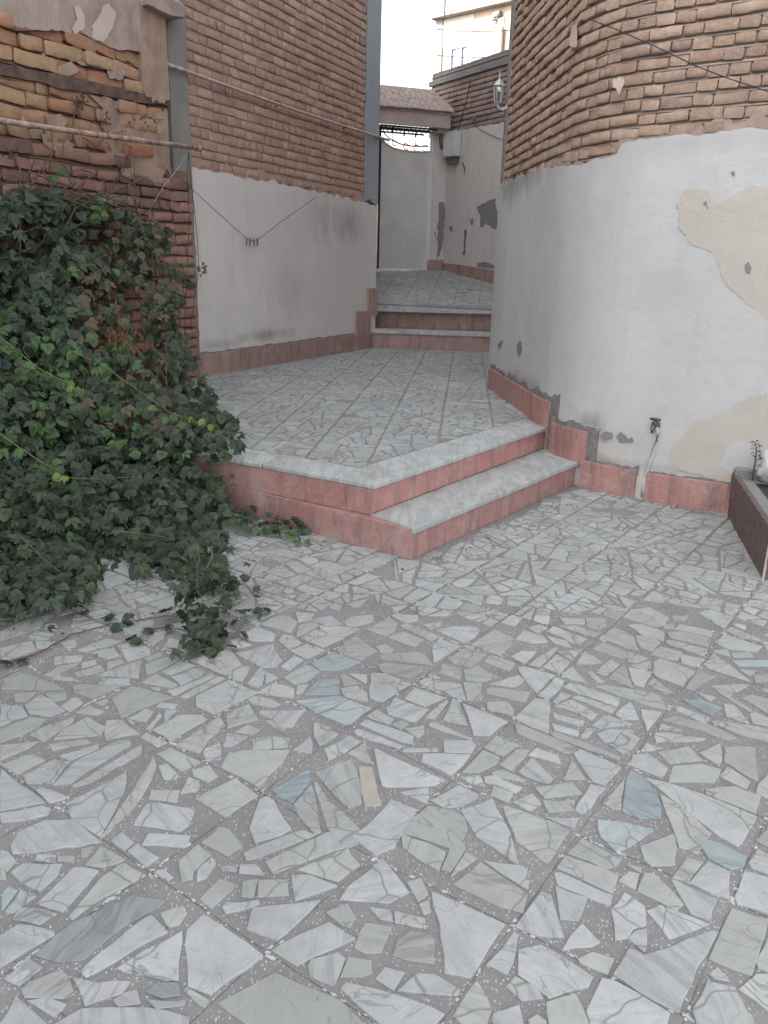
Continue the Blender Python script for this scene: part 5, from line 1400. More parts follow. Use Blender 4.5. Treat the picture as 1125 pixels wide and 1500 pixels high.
# ================================================================ gate, canopy and the wall beyond
G0=atramp(555,397); G1=atramp(626,395); R1_=atramp(727,416)
G0=Vector((G0.x,G0.y,rz(0,G0.y))); 
tG=Vector((G1.x-G0.x,G1.y-G0.y,0)); gw=tG.length; tG.normalize(); nG=Vector((tG.y,-tG.x,0))
def onG(x,y,off=0.): return onwall(x,y,(G0.x,G0.y),(G1.x,G1.y),off)
zg0=1.44
gate=empty('metal_gate',(G0.x,G0.y,zg0)); tag(gate,'plain cream metal gate leaf with a dipping top edge and open ironwork above','gate')
def gp(x,y,off=0.): return onG(x,y,off)
def gl(u,z,off=0.): return Vector((G0.x,G0.y,0))+tG*u+nG*off+Vector((0,0,z))
top=[gp(558,203),gp(565,211),gp(575,217),gp(590,221),(gp(605,222.5)),gp(620,223),gp(629,222.5)]
u_of=lambda P:(Vector((P.x,P.y,0))-Vector((G0.x,G0.y,0))).dot(tG)
fr_=[gl(u_of(p),p.z,.0) for p in top]; u0=u_of(top[0]); u1=u_of(top[-1]); bottom=[gl(u1,zg0+.03),gl(u0,zg0+.03)]
V=fr_+bottom; n=len(V); mb=MB(); mb.add([v+nG*.02 for v in V]+[v-nG*.02 for v in V],[tuple(range(n))[::-1],tuple(range(n,2*n))]+[(i,(i+1)%n,n+(i+1)%n,n+i) for i in range(n)]); mb.build('gate_leaf',M['gatepaint'],gate)
rl=MB().tube([v+nG*.028 for v in fr_],.016,8).build('top_rail',M['gatepaint'],gate,True)
MB().tube([gl(u0-.02,zg0+.02,.03),gl(u0-.02,4.0,.03)],.022,8).build('hinge_post',M['iron'],gate)
cb_=MB(); cb_.add([gl(u,z,o) for u in (-.6,-.055) for z in (zg0-.05,4.1) for o in (-.03,.0)],[(0,1,3,2),(4,6,7,5),(0,4,5,1),(2,3,7,6),(0,2,6,4),(1,5,7,3)]); cb_.build('side_panel',M['gatepaint'],gate)
MB().tube([gl(u1+.02,zg0+.02,.03),gl(u1+.02,3.95,.03)],.018,8).build('frame_post',M['gatepaint'],gate)
# ironwork: a sagging bar with spearheads and rings
arc=[gp(560,192),gp(568,201),(gp(577,207)),gp(590,212),gp(603,214),gp(616,214.5),gp(628,214.5)]
MB().tube(arc,.012,6).build('iron_bar',M['iron'],gate,True)
for x,y in ((575,190),(592,196),(609,198)):
    b_=gp(x,206+(x-575)*.25); t_=gp(x,y); q=MB(); q.tube([b_,t_],.008,5); q.tube([t_-up*.04,t_-up*.0,t_+up*.07],[.006,.022,.002],5); q.tube([t_-up*.03-tG*.03,t_-up*.03+tG*.03],.007,5); q.build('spearhead',M['iron'],gate)
for x,y,rr in ((567,207,.045),(578,209,.05),(595,215,.055),(610,217,.055),(623,217,.055)):
    c=gp(x,y); MB().tube([c+tG*math.cos(a)*rr+up*math.sin(a)*rr for a in [i*math.pi/8 for i in range(15)]],.009,5).build('scroll',M['iron'],gate,True)
MB().tube([gp(558,186),gp(629,192)],.014,6).build('head_bar',M['iron'],gate)
for x,y in ((570,395),(560,395)):
    pass
# gate post, white oval bell
po=empty('gate_post',(G1.x,G1.y,zg0)); tag(po,'plastered post on the right of the gate with peeling lower paint','gate post')
uP1=.30
mb=MB(); a=gl(u1+.05,0,.06); b=gl(u1+.05+uP1,0,.06)
GP=Path([(gl(u1+.045,0,-.1).x,gl(u1+.045,0,-.1).y),(a.x,a.y),(b.x,b.y)])
path_block(GP,0,GP.L,1.2,4.06,-.2,.0,step=.1,wav=.004).build('post_plaster',M['plaster_gate'],po)
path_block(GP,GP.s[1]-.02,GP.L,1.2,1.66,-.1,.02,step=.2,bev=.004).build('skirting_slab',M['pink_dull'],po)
def onP(x,y,off=0.): return onwall(x,y,(a.x,a.y),(b.x,b.y),off)
# canopy
cn=empty('gate_canopy',(G0.x,G0.y,3.95)); tag(cn,'small shingled roof on a pinkish beam over the gate','canopy')
eL=gl(-.35,0); 
zb0,zb1=onG(580,182).z,onG(580,165,.3).z
zE=onG(600,160,.35).z; zT=onG(600,131,-.05).z
def cbox(u0,u1,z0,z1,o0,o1,name,m):
    mb=MB(); V=[gl(u,z,o) for u in (u0,u1) for z in (z0,z1) for o in (o0,o1)]; mb.add(V,[(0,1,3,2),(4,6,7,5),(0,4,5,1),(2,3,7,6),(0,2,6,4),(1,5,7,3)]); return mb.build(name,m,cn)
uR=u_of(onG(661,163,.3)); zbm=onG(600,184,.3).z
cbox(-.4,uR-.02,zbm,zE-.03,.26,.34,'beam',M['beam'])
cbox(-.4,uR-.03,zE-.035,zE+.0,-.25,.36,'soffit',M['beam'])
cbox(u1+.05,uR-.04,3.9,zE-.03,-.02,.25,'beam_end',M['beam'])
# slats under the canopy, bright sky between them
for i in range(13):
    u=-.1+i*.085; mb=MB(); V=[gl(u,zbm-.005,.25),gl(u+.035,zbm-.005,.25),gl(u+.16,zbm+.0,-.42),gl(u+.195,zbm+.0,-.42)]; mb.tube([(V[0]+V[1])/2,(V[2]+V[3])/2],.014,4); mb.build('slat',M['beam'],cn)
for o,z in ((.24,zbm-.02),(-.12,zbm-.02),(-.45,zbm-.02)): MB().tube([gl(-.1,z,o),gl(u1+.05,z,o)],.018,4).build('slat_rail',M['iron'],cn)
# shingles: six courses
NC=6
uTr=u_of(onG(633,132,-.05))
for r in range(NC):
    f0,f1=r/NC,(r+1.25)/NC; o0=.42-.47*f0; o1=.42-.47*f1; z0=zE+(zT-zE)*f0; z1=zE+(zT-zE)*f1
    ur=uR+.02-(uR-uTr)*f0; u=-.4-random.Random(r).uniform(0,.1)
    while u<ur:
        wd=.115; u2=min(u+wd,ur); rr=random.Random(int(u*1000)+r*77); dz=rr.uniform(-.004,.006)
        mb=MB(); V=[gl(u+.003,z0+dz,o0),gl(u2-.003,z0+dz+rr.uniform(-.004,.004),o0),gl(u2-.003,z1,o1),gl(u+.003,z1,o1)]; W_=[v+Vector((0,0,.022)) for v in V]
        mb.add(V+W_,[(0,3,2,1),(4,5,6,7),(0,1,5,4),(1,2,6,5),(2,3,7,6),(3,0,4,7)]); mb.build('shingle',M['tile_roof'],cn); u+=wd
mb=MB(); mb.add([gl(-.4,zE,.38),gl(uR,zE,.38),gl(uTr,zT,-.05),gl(-.4,zT,-.05),gl(-.4,zE,-.35),gl(uR,zE,-.35)],[(0,1,2,3),(1,5,2),(4,3,2,5)]); mb.build('roof_body',M['beam'],cn)
# boundary wall right of the gate
pb=b-nG*.06
BP=Path([(pb.x,pb.y),(R1_.x,R1_.y),(R1_.x+(R1_.x-pb.x)*.9,R1_.y+(R1_.y-pb.y)*.9)])
def onB(x,y,off=0.): return onwall(x,y,(pb.x,pb.y),(R1_.x,R1_.y),off)
bw=empty('boundary_wall',(R1_.x,R1_.y,0)); tag(bw,'high shaded wall right of the gate, grey bricks above peeling grey plaster','wall')
sB_=lambda x,y:BP.find(onB(x,y))
ztop=interp([(sB_(660,110),onB(660,111).z),(sB_(755,82),onB(755,82).z)]); zpb=interp([(sB_(690,188),onB(690,188).z),(sB_(745,178),onB(745,178).z)])
PL_=onB(632,118); BQ=Path([(PL_.x,PL_.y),(BP.p[0].x,BP.p[0].y)]+[tuple(p) for p in BP.p[1:]])
so_=BQ.s[1]
path_block(BQ,0,BQ.L,.5,lambda s:ztop(s-so_)-.02,-.25,-.03,step=.3).build('wall_mass',M['mortar_g'],bw)
lay_bricks(BQ,0,BQ.L,lambda s:zpb(s-so_),lambda s:ztop(s-so_)-.12,.0875,.068,bw,lambda c,z,rg:'brick_g',['brick_g'],51,lens=((.115,.45),(.225,.55)),proud=.012,rough=1.,maxparts=260)
mortar(BQ,0,BQ.L,3.7,4.9,.0875,.068,bw,M['mortar_g'],51)
path_block(BQ,so_-.02,BQ.L,1.0,lambda s:zpb(s-so_),-.03,.018,step=.04,jag=.03,seed=23,wav=.006).build('plaster_coat',M['plaster_gate'],bw)
path_block(BQ,-.02,BQ.L,lambda s:ztop(s-so_)-.09,lambda s:ztop(s-so_),-.30,.045,step=.3,jag=.01,seed=24,bev=.01).build('coping',M['concrete'],bw)
zsk=interp([(sB_(662,385),onB(662,386).z),(sB_(727,396),onB(727,396).z)])
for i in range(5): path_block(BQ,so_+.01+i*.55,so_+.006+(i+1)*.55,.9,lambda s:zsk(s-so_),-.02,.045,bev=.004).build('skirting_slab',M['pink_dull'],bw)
for k,(pp,pln) in enumerate((([(642,297),(650,296),(654,310),(651,325),(650,345),(645,370),(640,378),(641,340),(642,318)],onP),([(657,330),(664,331),(663,340),(659,338)],onB),([(699,303),(712,295),(725,291),(727,305),(731,325),(731,336),(720,335),(712,327),(705,335),(704,318)],onB),
    ([(688,322),(693,320),(693,328),(690,330)],onB),([(680,337),(683,336),(682,355),(680,374),(678,372),(680,350)],onB),([(700,385),(712,383),(724,389),(727,395),(700,392)],onB),([(636,340),(638,341),(637,350)],onP))):
    patch(pp,'peeled_patch',M['cement_grey'],bw if pln is onB else po,plane=pln,off=.019 if pln is onB else .004,th=.002,sub=4,jit=1.3,seed=70+k)
# meter box with cables
mbx=onB(668,209,.02); me_=empty('meter_box',mbx); tag(me_,'pale grey electricity meter box with a green-grey case below it on the gate wall','meter box')
tB=Vector((R1_.x-pb.x,R1_.y-pb.y,0)).normalized(); nB=Vector((tB.y,-tB.x,0)); RB=Matrix((tB,nB,up)).transposed()
za,zb2=onB(668,192,.1).z,onB(668,229,.1).z; wb=abs((onB(679,209)-onB(658,209)).length)
q=MB().box(mbx+nB*.09+up*(((za+zb2)/2)-mbx.z),(wb*.8,.15,za-zb2),RB).build('case',M['grey_plastic'],me_); bv=q.modifiers.new('b','BEVEL'); bv.width=.012; bv.segments=2
MB().box(mbx+nB*.168+up*(((za+zb2)/2)-mbx.z)-tB*.05,(wb*.5,.006,(za-zb2)*.9),RB).build('door',M['grey_plastic'],me_)
q=MB().box(Vector((mbx.x,mbx.y,zb2-.06))+nB*.06,(wb*.55,.10,.12),RB).build('lower_case',M['green_metal'],me_)
MB().tube([onB(677,238,.05),onB(681,247,.05),onB(680,254,.05)],.014,6).build('cable_stub',M['green_metal'],me_)
cb=cord('cable',[(671,192),(674,178),(681,155),(690,115)],'dark cable rising from the meter box up the grey bricks','cable',plane=lambda x,y:onB(x,y,.05),rad=.008)
cb2=cord('thin_cable',[(700,188),(715,196),(730,203),(745,205)],'thin slack cable on the grey plaster right of the meter box','cable',plane=lambda x,y:onB(x,y,.04),rad=.005)
ob=onP(647,205,.0); bl_=empty('wall_lamp_fitting',ob); tag(bl_,'oval grey wall fitting on the gate post left of the meter box','wall fitting')
for nm,rr,oo,m_ in (('back_plate',1.,.02,'green_metal'),('cover',.7,.06,'concrete')):
    bm=bmesh.new(); bmesh.ops.create_uvsphere(bm,u_segments=14,v_segments=8,radius=1); me=bpy.data.meshes.new(nm); bm.to_mesh(me); bm.free(); me.polygons.foreach_set('use_smooth',[True]*len(me.polygons))
    link(nm,me,M[m_],bl_,Matrix.Translation(ob+nG*oo)@RB.to_4x4()@Matrix.Diagonal((.075*rr,.05,.17*rr,1)))
MB().box(onB(695,176,.03),(.07,.05,.10),RB).build('small_junction_box',M['green_metal'],None); tag(bpy.data.objects['small_junction_box'],'tiny dark junction box at the foot of the grey bricks','junction box')
# lantern at the corner of the right-hand building
c8=RP.at(s8-.2,0.,0); lc=lambda x,y: atplane(x,y,c8,Vector((0,-1,0)))
LT=lc(731,128); lan=empty('wall_lantern',LT); tag(lan,'white metal lantern on a bracket at the edge of the tan brick house','lantern')
def ring(c,r,n=6,ph=0): return [c+Vector((math.cos(ph+2*math.pi*i/n)*r,math.sin(ph+2*math.pi*i/n)*r,0)) for i in range(n)]
ztop_,zroof,zbody,zbot=lc(731,105).z,lc(731,116).z,lc(731,126).z,lc(731,150).z
c=Vector((LT.x,LT.y,0))
MB().tube([c+up*(ztop_+.015),c+up*(zroof-.005)],[.004,.008],8).build('finial',M['white_metal'],lan)
MB().tube([c+up*zroof,c+up*(zroof-.025),c+up*zbody],[.012,.035,.062],6).build('lantern_roof',M['white_metal'],lan)
MB().tube([c+up*(zbody-.001),c+up*zbot],[.046,.030],6).build('glass_body',M['lampglass'],lan)
for p_,q_ in zip(ring(c+up*zbody,.050),ring(c+up*zbot,.033)): MB().tube([p_,q_],.0045,4).build('glazing_bar',M['white_metal'],lan)
MB().tube([c+up*(zbot+.004),c+up*(zbot-.012)],[.038,.020],6).build('lantern_base',M['white_metal'],lan)
MB().tube([c+up*(zbot+.01),c+up*(zbot+.09)],[.012,.012],8).build('bulb',M['concrete'],lan)
br=[c+up*(zbot-.012),c+up*(zbot-.04),lc(736,161),lc(742,158),lc(745,150),lc(746,142)]
MB().tube(br,[.010,.010,.012,.014,.016,.010],8).build('bracket',M['white_metal'],lan,True)

# ================================================================ house beyond
d1=ray(649,60); d2=ray(790,60); FA=CAM+d1*(29/d1.y); FB=CAM+d2*(26.6/d2.y)
def onH(x,y,off=0.): return onwall(x,y,(FA.x,FA.y),(FB.x,FB.y),off)
tH=Vector((FB.x-FA.x,FB.y-FA.y,0)).normalized(); nH=Vector((tH.y,-tH.x,0)); zr=onH(700,17).z
hs=empty('far_house',(FA.x,FA.y,1.3)); tag(hs,'sunlit house beyond the gate wall with a flat roof, one window and a drainpipe','house')
HPt=Path([(FA.x,FA.y),(FB.x+tH.x*2,FB.y+tH.y*2)]); sH=lambda x,y:HPt.find(onH(x,y))
x1,x2=sH(658,90),sH(690,90); zw0,zw1=onH(676,105).z-.2,onH(676,66).z
path_block(HPt,0,x1,1.3,zr,-5,0,step=2).build('wall',M['far_wall'],hs)
path_block(HPt,x1,x2,1.3,zw0,-5,0,step=2).build('wall',M['far_wall'],hs)
path_block(HPt,x1,x2,zw1,zr,-5,0,step=2).build('wall',M['far_wall'],hs)
path_block(HPt,x2,HPt.L,1.3,zr,-5,0,step=2).build('wall',M['far_wall'],hs)
path_block(HPt,0,x2+.05,zw1,zr-.02,-.02,.02,step=2).build('render_band',M['far_white'],hs)
path_block(HPt,sH(728,60),sH(737,60),1.3,zr-.3,-.02,.04,step=2).build('render_band',M['far_white'],hs)
wf=MB()
for a_,b_,c_,d_ in ((x1,x1+.06,zw0,zw1),(x2-.06,x2,zw0,zw1),((x1+x2)/2-.03,(x1+x2)/2+.03,zw0,zw1),(x1,x2,zw1-.06,zw1-.001),(x1,x2,zw0+.001,zw0+.06)): path_block(HPt,a_+.001,b_-.001,c_,d_,-.12,.0,step=3,mb=wf)
win=wf.build('window_frame',M['white_metal'],hs)
for a_,b_ in ((x1+.05,(x1+x2)/2-.02),((x1+x2)/2+.02,x2-.05)): path_block(HPt,a_,b_,zw0+.05,zw1-.05,-.09,-.07,step=3).build('pane',M['glass'],win)
path_block(HPt,x1,x2,zw0,zw1,-.5,-.45,step=3).build('room_back',M['iron'],hs)
path_block(HPt,-.35,HPt.L,zr,zr+.14,-5,.30,step=2).build('roof_edge',M['concrete'],hs)
path_block(HPt,-.30,.0,1.3,zr,-.4,.05,step=2).build('corner_column',M['concrete'],hs)
P=[onH(735,38,.1),onH(735,80,.1),onH(735,110,.1)]; MB().tube([onH(735,40,.1),Vector((P[0].x,P[0].y,2))],.055,8).build('drainpipe',M['far_wall'],hs)
MB().tube([onH(724,30,.1),onH(724,22,.1),onH(733,19,.1)],.09,8).build('vent_elbow',M['concrete'],hs,True)
an=lambda x,y:onH(x,y,.5)
ms_=MB().tube([Vector((an(652,0).x,an(652,0).y,zr-.1)),Vector((an(652,0).x,an(652,0).y,zr+3))],.03,6).build('roof_mast',M['iron']); tag(ms_,'thin mast on the corner of the far house roof','mast')
for y0_,y1_,lab in ((41,41,'upper of the two thin wires crossing in front of the far house'),(79,79,'lower of the two thin wires crossing in front of the far house')):
    aa=onH(640,y0_+2,1.2); bb_=onH(780,y1_-1,1.2); mp_=aa.lerp(bb_,.5)-up*.08
    o=MB().tube([aa,aa.lerp(mp_,.5)-up*.03,mp_,mp_.lerp(bb_,.5)-up*.03,bb_],.012,4).build('overhead_wire',M['iron']); tag(o,lab,'wire')
# low rooftop seen through the ironwork
rfh=empty('street_house',(0.2,24,1.36)); tag(rfh,'pale low house roof glimpsed through the ironwork over the gate','house')
pA=ray(556,215); pB=ray(604,215); a=CAM+pA*(24/pA.y); b=CAM+pB*(24/pB.y)
mb=MB(); zq=(CAM+ray(580,222)*(24/ray(580,222).y)).z; mb.prism([(a.x-4,a.y),(b.x,b.y),(b.x+.1,b.y+5),(a.x-4,a.y+5)],1.36,zq); mb.build('wall',M['far_wall'],rfh)
zz=[(CAM+ray(x,y)*(24/ray(x,y).y)).z for x,y in ((556,200),(604,222),(590,200))]
mb=MB(); mb.add([(a.x-4,a.y-.3,zq+.05),(b.x+.25,b.y-.3,zq+.0),(b.x+.25,b.y+2.5,zq+.62),(a.x-4,a.y+2.5,zq+.62),(a.x-4,a.y-.3,zq-.06),(b.x+.25,b.y-.3,zq-.1)],[(0,1,2,3),(4,5,1,0)]); mb.build('roof',M['tile_roof'],rfh)

# unseen house added on the left to shade the yard (its wall continues behind the camera)
sh=empty('added_shade_house',(-3.9,-2,0)); tag(sh,'unseen tall house added left of the yard to shade it','house')
mb=MB(); mb.prism([(-5.1,-9),(-5.1,3.2),(-3.35,6.8),(-2.75,7.9),(-9.5,9.0),(-9.5,-9)],-.1,8.9); mb.build('wall',M['plaster_left'],sh)

# ================================================================ the creeper
def leaflet(L,W,rg,base,ang,droop,cup):
    """ovate toothed blade folded along its midrib; base point, direction in the leaf plane"""
    prof=[(.0,.02),(.12,.55),(.30,.95),(.48,1.),(.66,.78),(.84,.40)]
    c,s=math.cos(ang),math.sin(ang); V=[];Fc=[]
    def P(u,v):
        x=v*W/2; y=u*L; z=-droop*(u*u)*L+abs(v)*cup*W/2+rg.uniform(-.003,.003)
        return (base[0]+x*c+y*s, base[1]-x*s+y*c, base[2]+z)
    mid=[P(u,0) for u,_ in prof]+[P(1.0,0)]
    l=[P(u+.02*((i%2)*2-1),-w_*(1+rg.uniform(-.08,.08))) for i,(u,w_) in enumerate(prof)]; r=[P(u+.02*((i%2)*2-1),w_*(1+rg.uniform(-.08,.08))) for i,(u,w_) in enumerate(prof)]
    V=mid+l+r; n=len(prof)
    for i in range(n-1):
        Fc.append((i,i+1,7+i+1,7+i)); Fc.append((i,7+n+i,7+n+i+1,i+1))
    Fc.append((n-1,n,7+n-1)); Fc.append((n-1,7+2*n-1,n))
    return V,Fc
def leaf_variant(k,kind):
    rg=random.Random(k*17+3); mb=MB()
    if kind=='palm':
        nl=rg.choice((5,5,3)); 
        for a,l in zip(([-1.25,-.62,0,.62,1.25] if nl==5 else [-.85,0,.85]),([.62,.88,1.,.88,.62] if nl==5 else [.82,1.,.82])):
            L=.085*l*rg.uniform(.9,1.12); V,Fc=leaflet(L,L*rg.uniform(.44,.56),rg,(0,0,0),a+rg.uniform(-.12,.12),rg.uniform(.05,.35),rg.uniform(.1,.45)); mb.add(V,Fc)
    else:
        for a,l,w_ in ((-.75,.7,.62),(0,1.,.75),(.75,.7,.62)):
            L=.095*l; V,Fc=leaflet(L,L*w_*1.25,rg,(0,.0,0),a,rg.uniform(.1,.3),rg.uniform(.05,.3)); mb.add(V,Fc)
    mb.tube([(0,0,0),(0,-.03,-.004),(0,-.055,-.02)],.0016,3,cap=False)
    me=mb.mesh('leaf',True); return me,mb.v,mb.f
LV={}
for mk in ('leaf','leaf_bright','leaf_tip','leaf_brown'):
    LV[mk]=[]
    for k in range(8):
        me,v,f_=leaf_variant(k,'palm' if k<6 else 'lobed'); me.materials.append(M[mk]); LV[mk].append((me,v,f_))
cr=empty('creeper',at(150,880)); tag(cr,'big dark green creeper tumbling from the old wall onto the yard at the left','creeper')
rg=random.Random(77); items=[]
def leaf(P,mk,size=1.,up_=.55,tow=.6,tipdown=.7,flat_=False):
    v=(CAM-P); v.z*=.3; v.normalize()
    n=(Vector((0,0,1))*up_+v*tow+Vector((rg.gauss(0,.38),rg.gauss(0,.38),rg.gauss(0,.30)))).normalized()
    if flat_: n=(Vector((0,0,1))+Vector((rg.gauss(0,.25),rg.gauss(0,.25),0))).normalized()
    d=Vector((rg.gauss(0,.6),rg.gauss(0,.6),-tipdown+rg.gauss(0,.4))); d=(d-n*d.dot(n)).normalized(); x=d.cross(n)
    T=Matrix(((x.x,d.x,n.x,P.x),(x.y,d.y,n.y,P.y),(x.z,d.z,n.z,P.z),(0,0,0,1)))@Matrix.Diagonal((size,size,size,1))
    items.append((px(P)[2]/size,T,mk,rg.randrange(8),rg.random()))
OUT=[(-420,330),(-200,300),(0,292),(30,276),(70,272),(110,290),(150,282),(200,312),(236,330),(250,352),(232,380),(262,392),(280,412),(268,440),(262,475),(276,505),(286,540),(312,575),(340,608),(356,650),(338,668),(322,690),(335,735),(330,770),(318,800),(325,850),(300,868),(262,862),(235,835),(205,838),(185,812),(150,845),(120,872),(60,884),(0,890),(-420,1000)]
def yfront(x,y):
    x=max(-420,min(360,x))
    T=[(270,6.05+1.45*x/240),(400,5.6+1.25*x/240),(500,5.15+.95*x/270),(640,4.55+.28*x/345),(760,4.0+.28*x/300),(830,3.66+.12*x/300),(900,3.2+.12*x/300)]
    if y<=T[0][0]: return T[0][1]
    for (a,u),(b,v) in zip(T,T[1:]):
        if y<=b: return u+(v-u)*(y-a)/(b-a)
    return T[-1][1]-.4*(y-890)/110
def hole(P): return noise.noise(P*2.2+Vector((9,2,4)))
nn=0
while nn<9000:
    x=rg.uniform(-420,358); y=rg.uniform(270,960)
    if not inside((x,y),OUT): continue
    if x<-60 and rg.random()<.45: continue
    depth=abs(rg.gauss(0,.16)) if rg.random()<.45 else rg.uniform(.1,.9)
    yf=yfront(x,y); d=ray(x,y); P=CAM+d*(yf/d.y)
    lump=.26*noise.noise(P*1.9)+.12*noise.noise(P*4.3)
    P=CAM+d*((yf+lump+depth)/d.y)
    if P.z<.015:
        if rg.random()<.45: continue
        P=at(x,y,rg.uniform(.015,.13))
    # stay clear of the old wall and of the landing block
    q=(Vector((P.x,P.y))-Vector((O0.x,O0.y))).dot(Vector((OD.y,-OD.x)))
    if q<.06: continue
    if P.z<Z2+.01:
        e=Vector((P.x-A0.x,P.y-A0.y)); t=Vector((L1.x-A0.x,L1.y-A0.y)).normalized(); nq=Vector((t.y,-t.x))
        if e.dot(nq)>-.03 : continue
    # thin out where the photograph shows brick and twigs
    th=0
    if y<430 and x>110: th=.10
    if 105<x<240 and 345<y<570: th=.13
    if y<330: th=.0
    if hole(P)>.42-th*2: continue
    mk='leaf'; sz=rg.uniform(.55,1.05)
    if 100<x<270 and 340<y<640 and rg.random()<.38: mk='leaf_brown'
    if x<230 and 470<y<650 and depth<.15 and rg.random()<.22: mk='leaf_bright'
    if depth<.1 and rg.random()<.03: mk='leaf_bright'
    if x<140 and y<460: sz*=1.25
    if y>640: sz*=.85
    leaf(P,mk,sz); nn+=1
# the tangle close to the ground that keeps its foot dark
FOOT=[(-1.72,3.42),(-1.45,3.62),(-1.05,4.15),(-.98,4.55),(-1.35,4.95),(-2.3,5.4),(-3.1,5.4),(-3.6,4.4),(-2.9,3.2),(-2.2,3.0)]
nn=0
while nn<1900:
    P=Vector((rg.uniform(-3.6,-.9),rg.uniform(3.,5.4),rg.uniform(.02,.75)))
    if not inside((P.x,P.y),FOOT): continue
    e=Vector((P.x-A0.x,P.y-A0.y)); t=Vector((L1.x-A0.x,L1.y-A0.y)).normalized()
    if P.z<Z2 and e.dot(Vector((t.y,-t.x)))>-.03: continue
    a_,b_,z_=px(P)
    if not inside((a_,b_),OUT) and a_>-20: continue
    if P.y<yfront(a_,b_)+.12 and P.z>.12: continue
    leaf(P,'leaf',rg.uniform(.7,1.1)); nn+=1
# branches lying on the paving
def vine(pix,zs,nl,mk='leaf',sz=.7,spread=.05,rad=.004,stem='stem',tip=None,lay=True):
    pts=[at(x,y,z) for (x,y),z in zip(pix,zs)]; P=[]
    for i in range(len(pts)-1):
        for k in range(5): P.append(pts[i].lerp(pts[i+1],k/5)+Vector((rg.gauss(0,.006),rg.gauss(0,.006),0)))
    P.append(pts[-1]); MB().tube(P,[rad*(1-.6*i/len(P)) for i in range(len(P))],5).build('stem',M[stem],cr,True)
    for i in range(nl):
        k=rg.randrange(len(P)); q=P[k]+Vector((rg.gauss(0,spread),rg.gauss(0,spread),abs(rg.gauss(0,.02))+.006))
        leaf(q,tip if (tip and k>len(P)*.85) else mk,sz*rg.uniform(.7,1.15),up_=.9,tow=.25,tipdown=.2)
vine([(290,800),(285,850),(295,890),(305,925),(318,948)],[.35,.20,.08,.03,.02],46,sz=.58,spread=.05)
vine([(320,780),(300,840),(270,880),(262,900)],[.3,.2,.08,.03],34,sz=.58,spread=.05)
vine([(310,800),(335,850),(345,880)],[.2,.06,.03],26,sz=.55,spread=.045)
vine([(290,955),(320,945),(345,925),(360,908),(390,893)],[.02]*5,16,sz=.5,spread=.03)
vine([(270,962),(300,950),(330,940)],[.02]*3,16,'leaf',.6,.04)
vine([(320,745),(350,758),(380,765),(410,775),(440,775)],[.10,.06,.04,.03,.03],46,'leaf',.62,.07)
vine([(340,765),(390,780),(430,790)],[.05,.03,.02],30,'leaf_bright',.45,.05)
vine([(330,720),(338,700),(322,660)],[.25,.35,.42],14,sz=.5)
vine([(-40,975),(20,968),(60,955),(105,930),(160,915),(230,903),(290,898)],[.012]*7,5,sz=.5,spread=.03,rad=.0045,stem='leafless')
vine([(205,925),(240,918),(280,925),(310,930)],[.012]*4,4,sz=.45,spread=.02,rad=.003,stem='leafless')
vine([(60,860),(95,880),(125,890)],[.15,.06,.02],26,sz=.6,spread=.06)
vine([(0,900),(25,893),(60,890)],[.05,.05,.04],20,sz=.6,spread=.06)
for x,y in ((10,968),(28,966),(165,905),(180,912),(215,920),(195,932),(208,938)): leaf(at(x,y,.02),'leaf',.55,flat_=True)
# shoots in front of the mass
def shoot(pix,dd,nl,mk,tip,rad=.004,sz=.6,stem='stem'):
    pts=[]
    for x,y in pix: d=ray(x,y); pts.append(CAM+d*((yfront(x,y)-dd)/d.y))
    P=[]
    for i in range(len(pts)-1):
        for k in range(4): P.append(pts[i].lerp(pts[i+1],k/4))
    P.append(pts[-1]); MB().tube(P,[rad*(1-.6*i/len(P)) for i in range(len(P))],5).build('stem',M[stem],cr,True)
    for i in range(nl):
        k=int((i+rg.random())/nl*len(P)); k=min(k,len(P)-1); leaf(P[k]+Vector((rg.gauss(0,.03),rg.gauss(0,.03),rg.gauss(0,.02))),tip if k>len(P)*.8 else mk,sz*(1.1-.5*k/len(P)))
shoot([(-30,470),(20,510),(60,542),(100,562),(118,572)],.28,16,'leaf_bright','leaf_tip',.0055,.75)
shoot([(100,512),(150,535),(200,570),(250,605),(310,625)],.22,18,'leaf_bright','leaf_tip',.0045,.75)
shoot([(-30,615),(20,650),(65,680),(90,690)],.25,12,'leaf_bright','leaf_tip',.005,.8)
shoot([(100,700),(150,702),(195,698)],.2,4,'leaf','leaf_tip',.003,.5)
shoot([(150,735),(175,758),(200,790)],.2,5,'leaf','leaf',.003,.5,'leafless')
shoot([(170,778),(210,782),(245,787)],.2,1,'leaf','leaf',.003,.4)
shoot([(30,785),(70,825),(92,840)],.2,2,'leaf','leaf',.003,.4)
shoot([(0,345),(30,342),(60,330)],.15,5,'leaf','leaf_bright',.004,.8,'leafless')
shoot([(80,262),(84,250),(88,243)],.1,8,'leaf_bright','leaf_tip',.003,.55)
shoot([(140,320),(150,300),(152,290)],.15,12,'leaf_bright','leaf_tip',.003,.8)
shoot([(220,395),(255,385),(280,388),(298,392)],.1,14,'leaf','leaf_brown',.003,.6,'leafless')
shoot([(243,500),(244,560),(241,590)],.12,0,'leaf','leaf',.003,.6,'leafless')
shoot([(225,560),(235,540),(250,575)],.12,0,'leaf','leaf',.003,.6,'leafless')
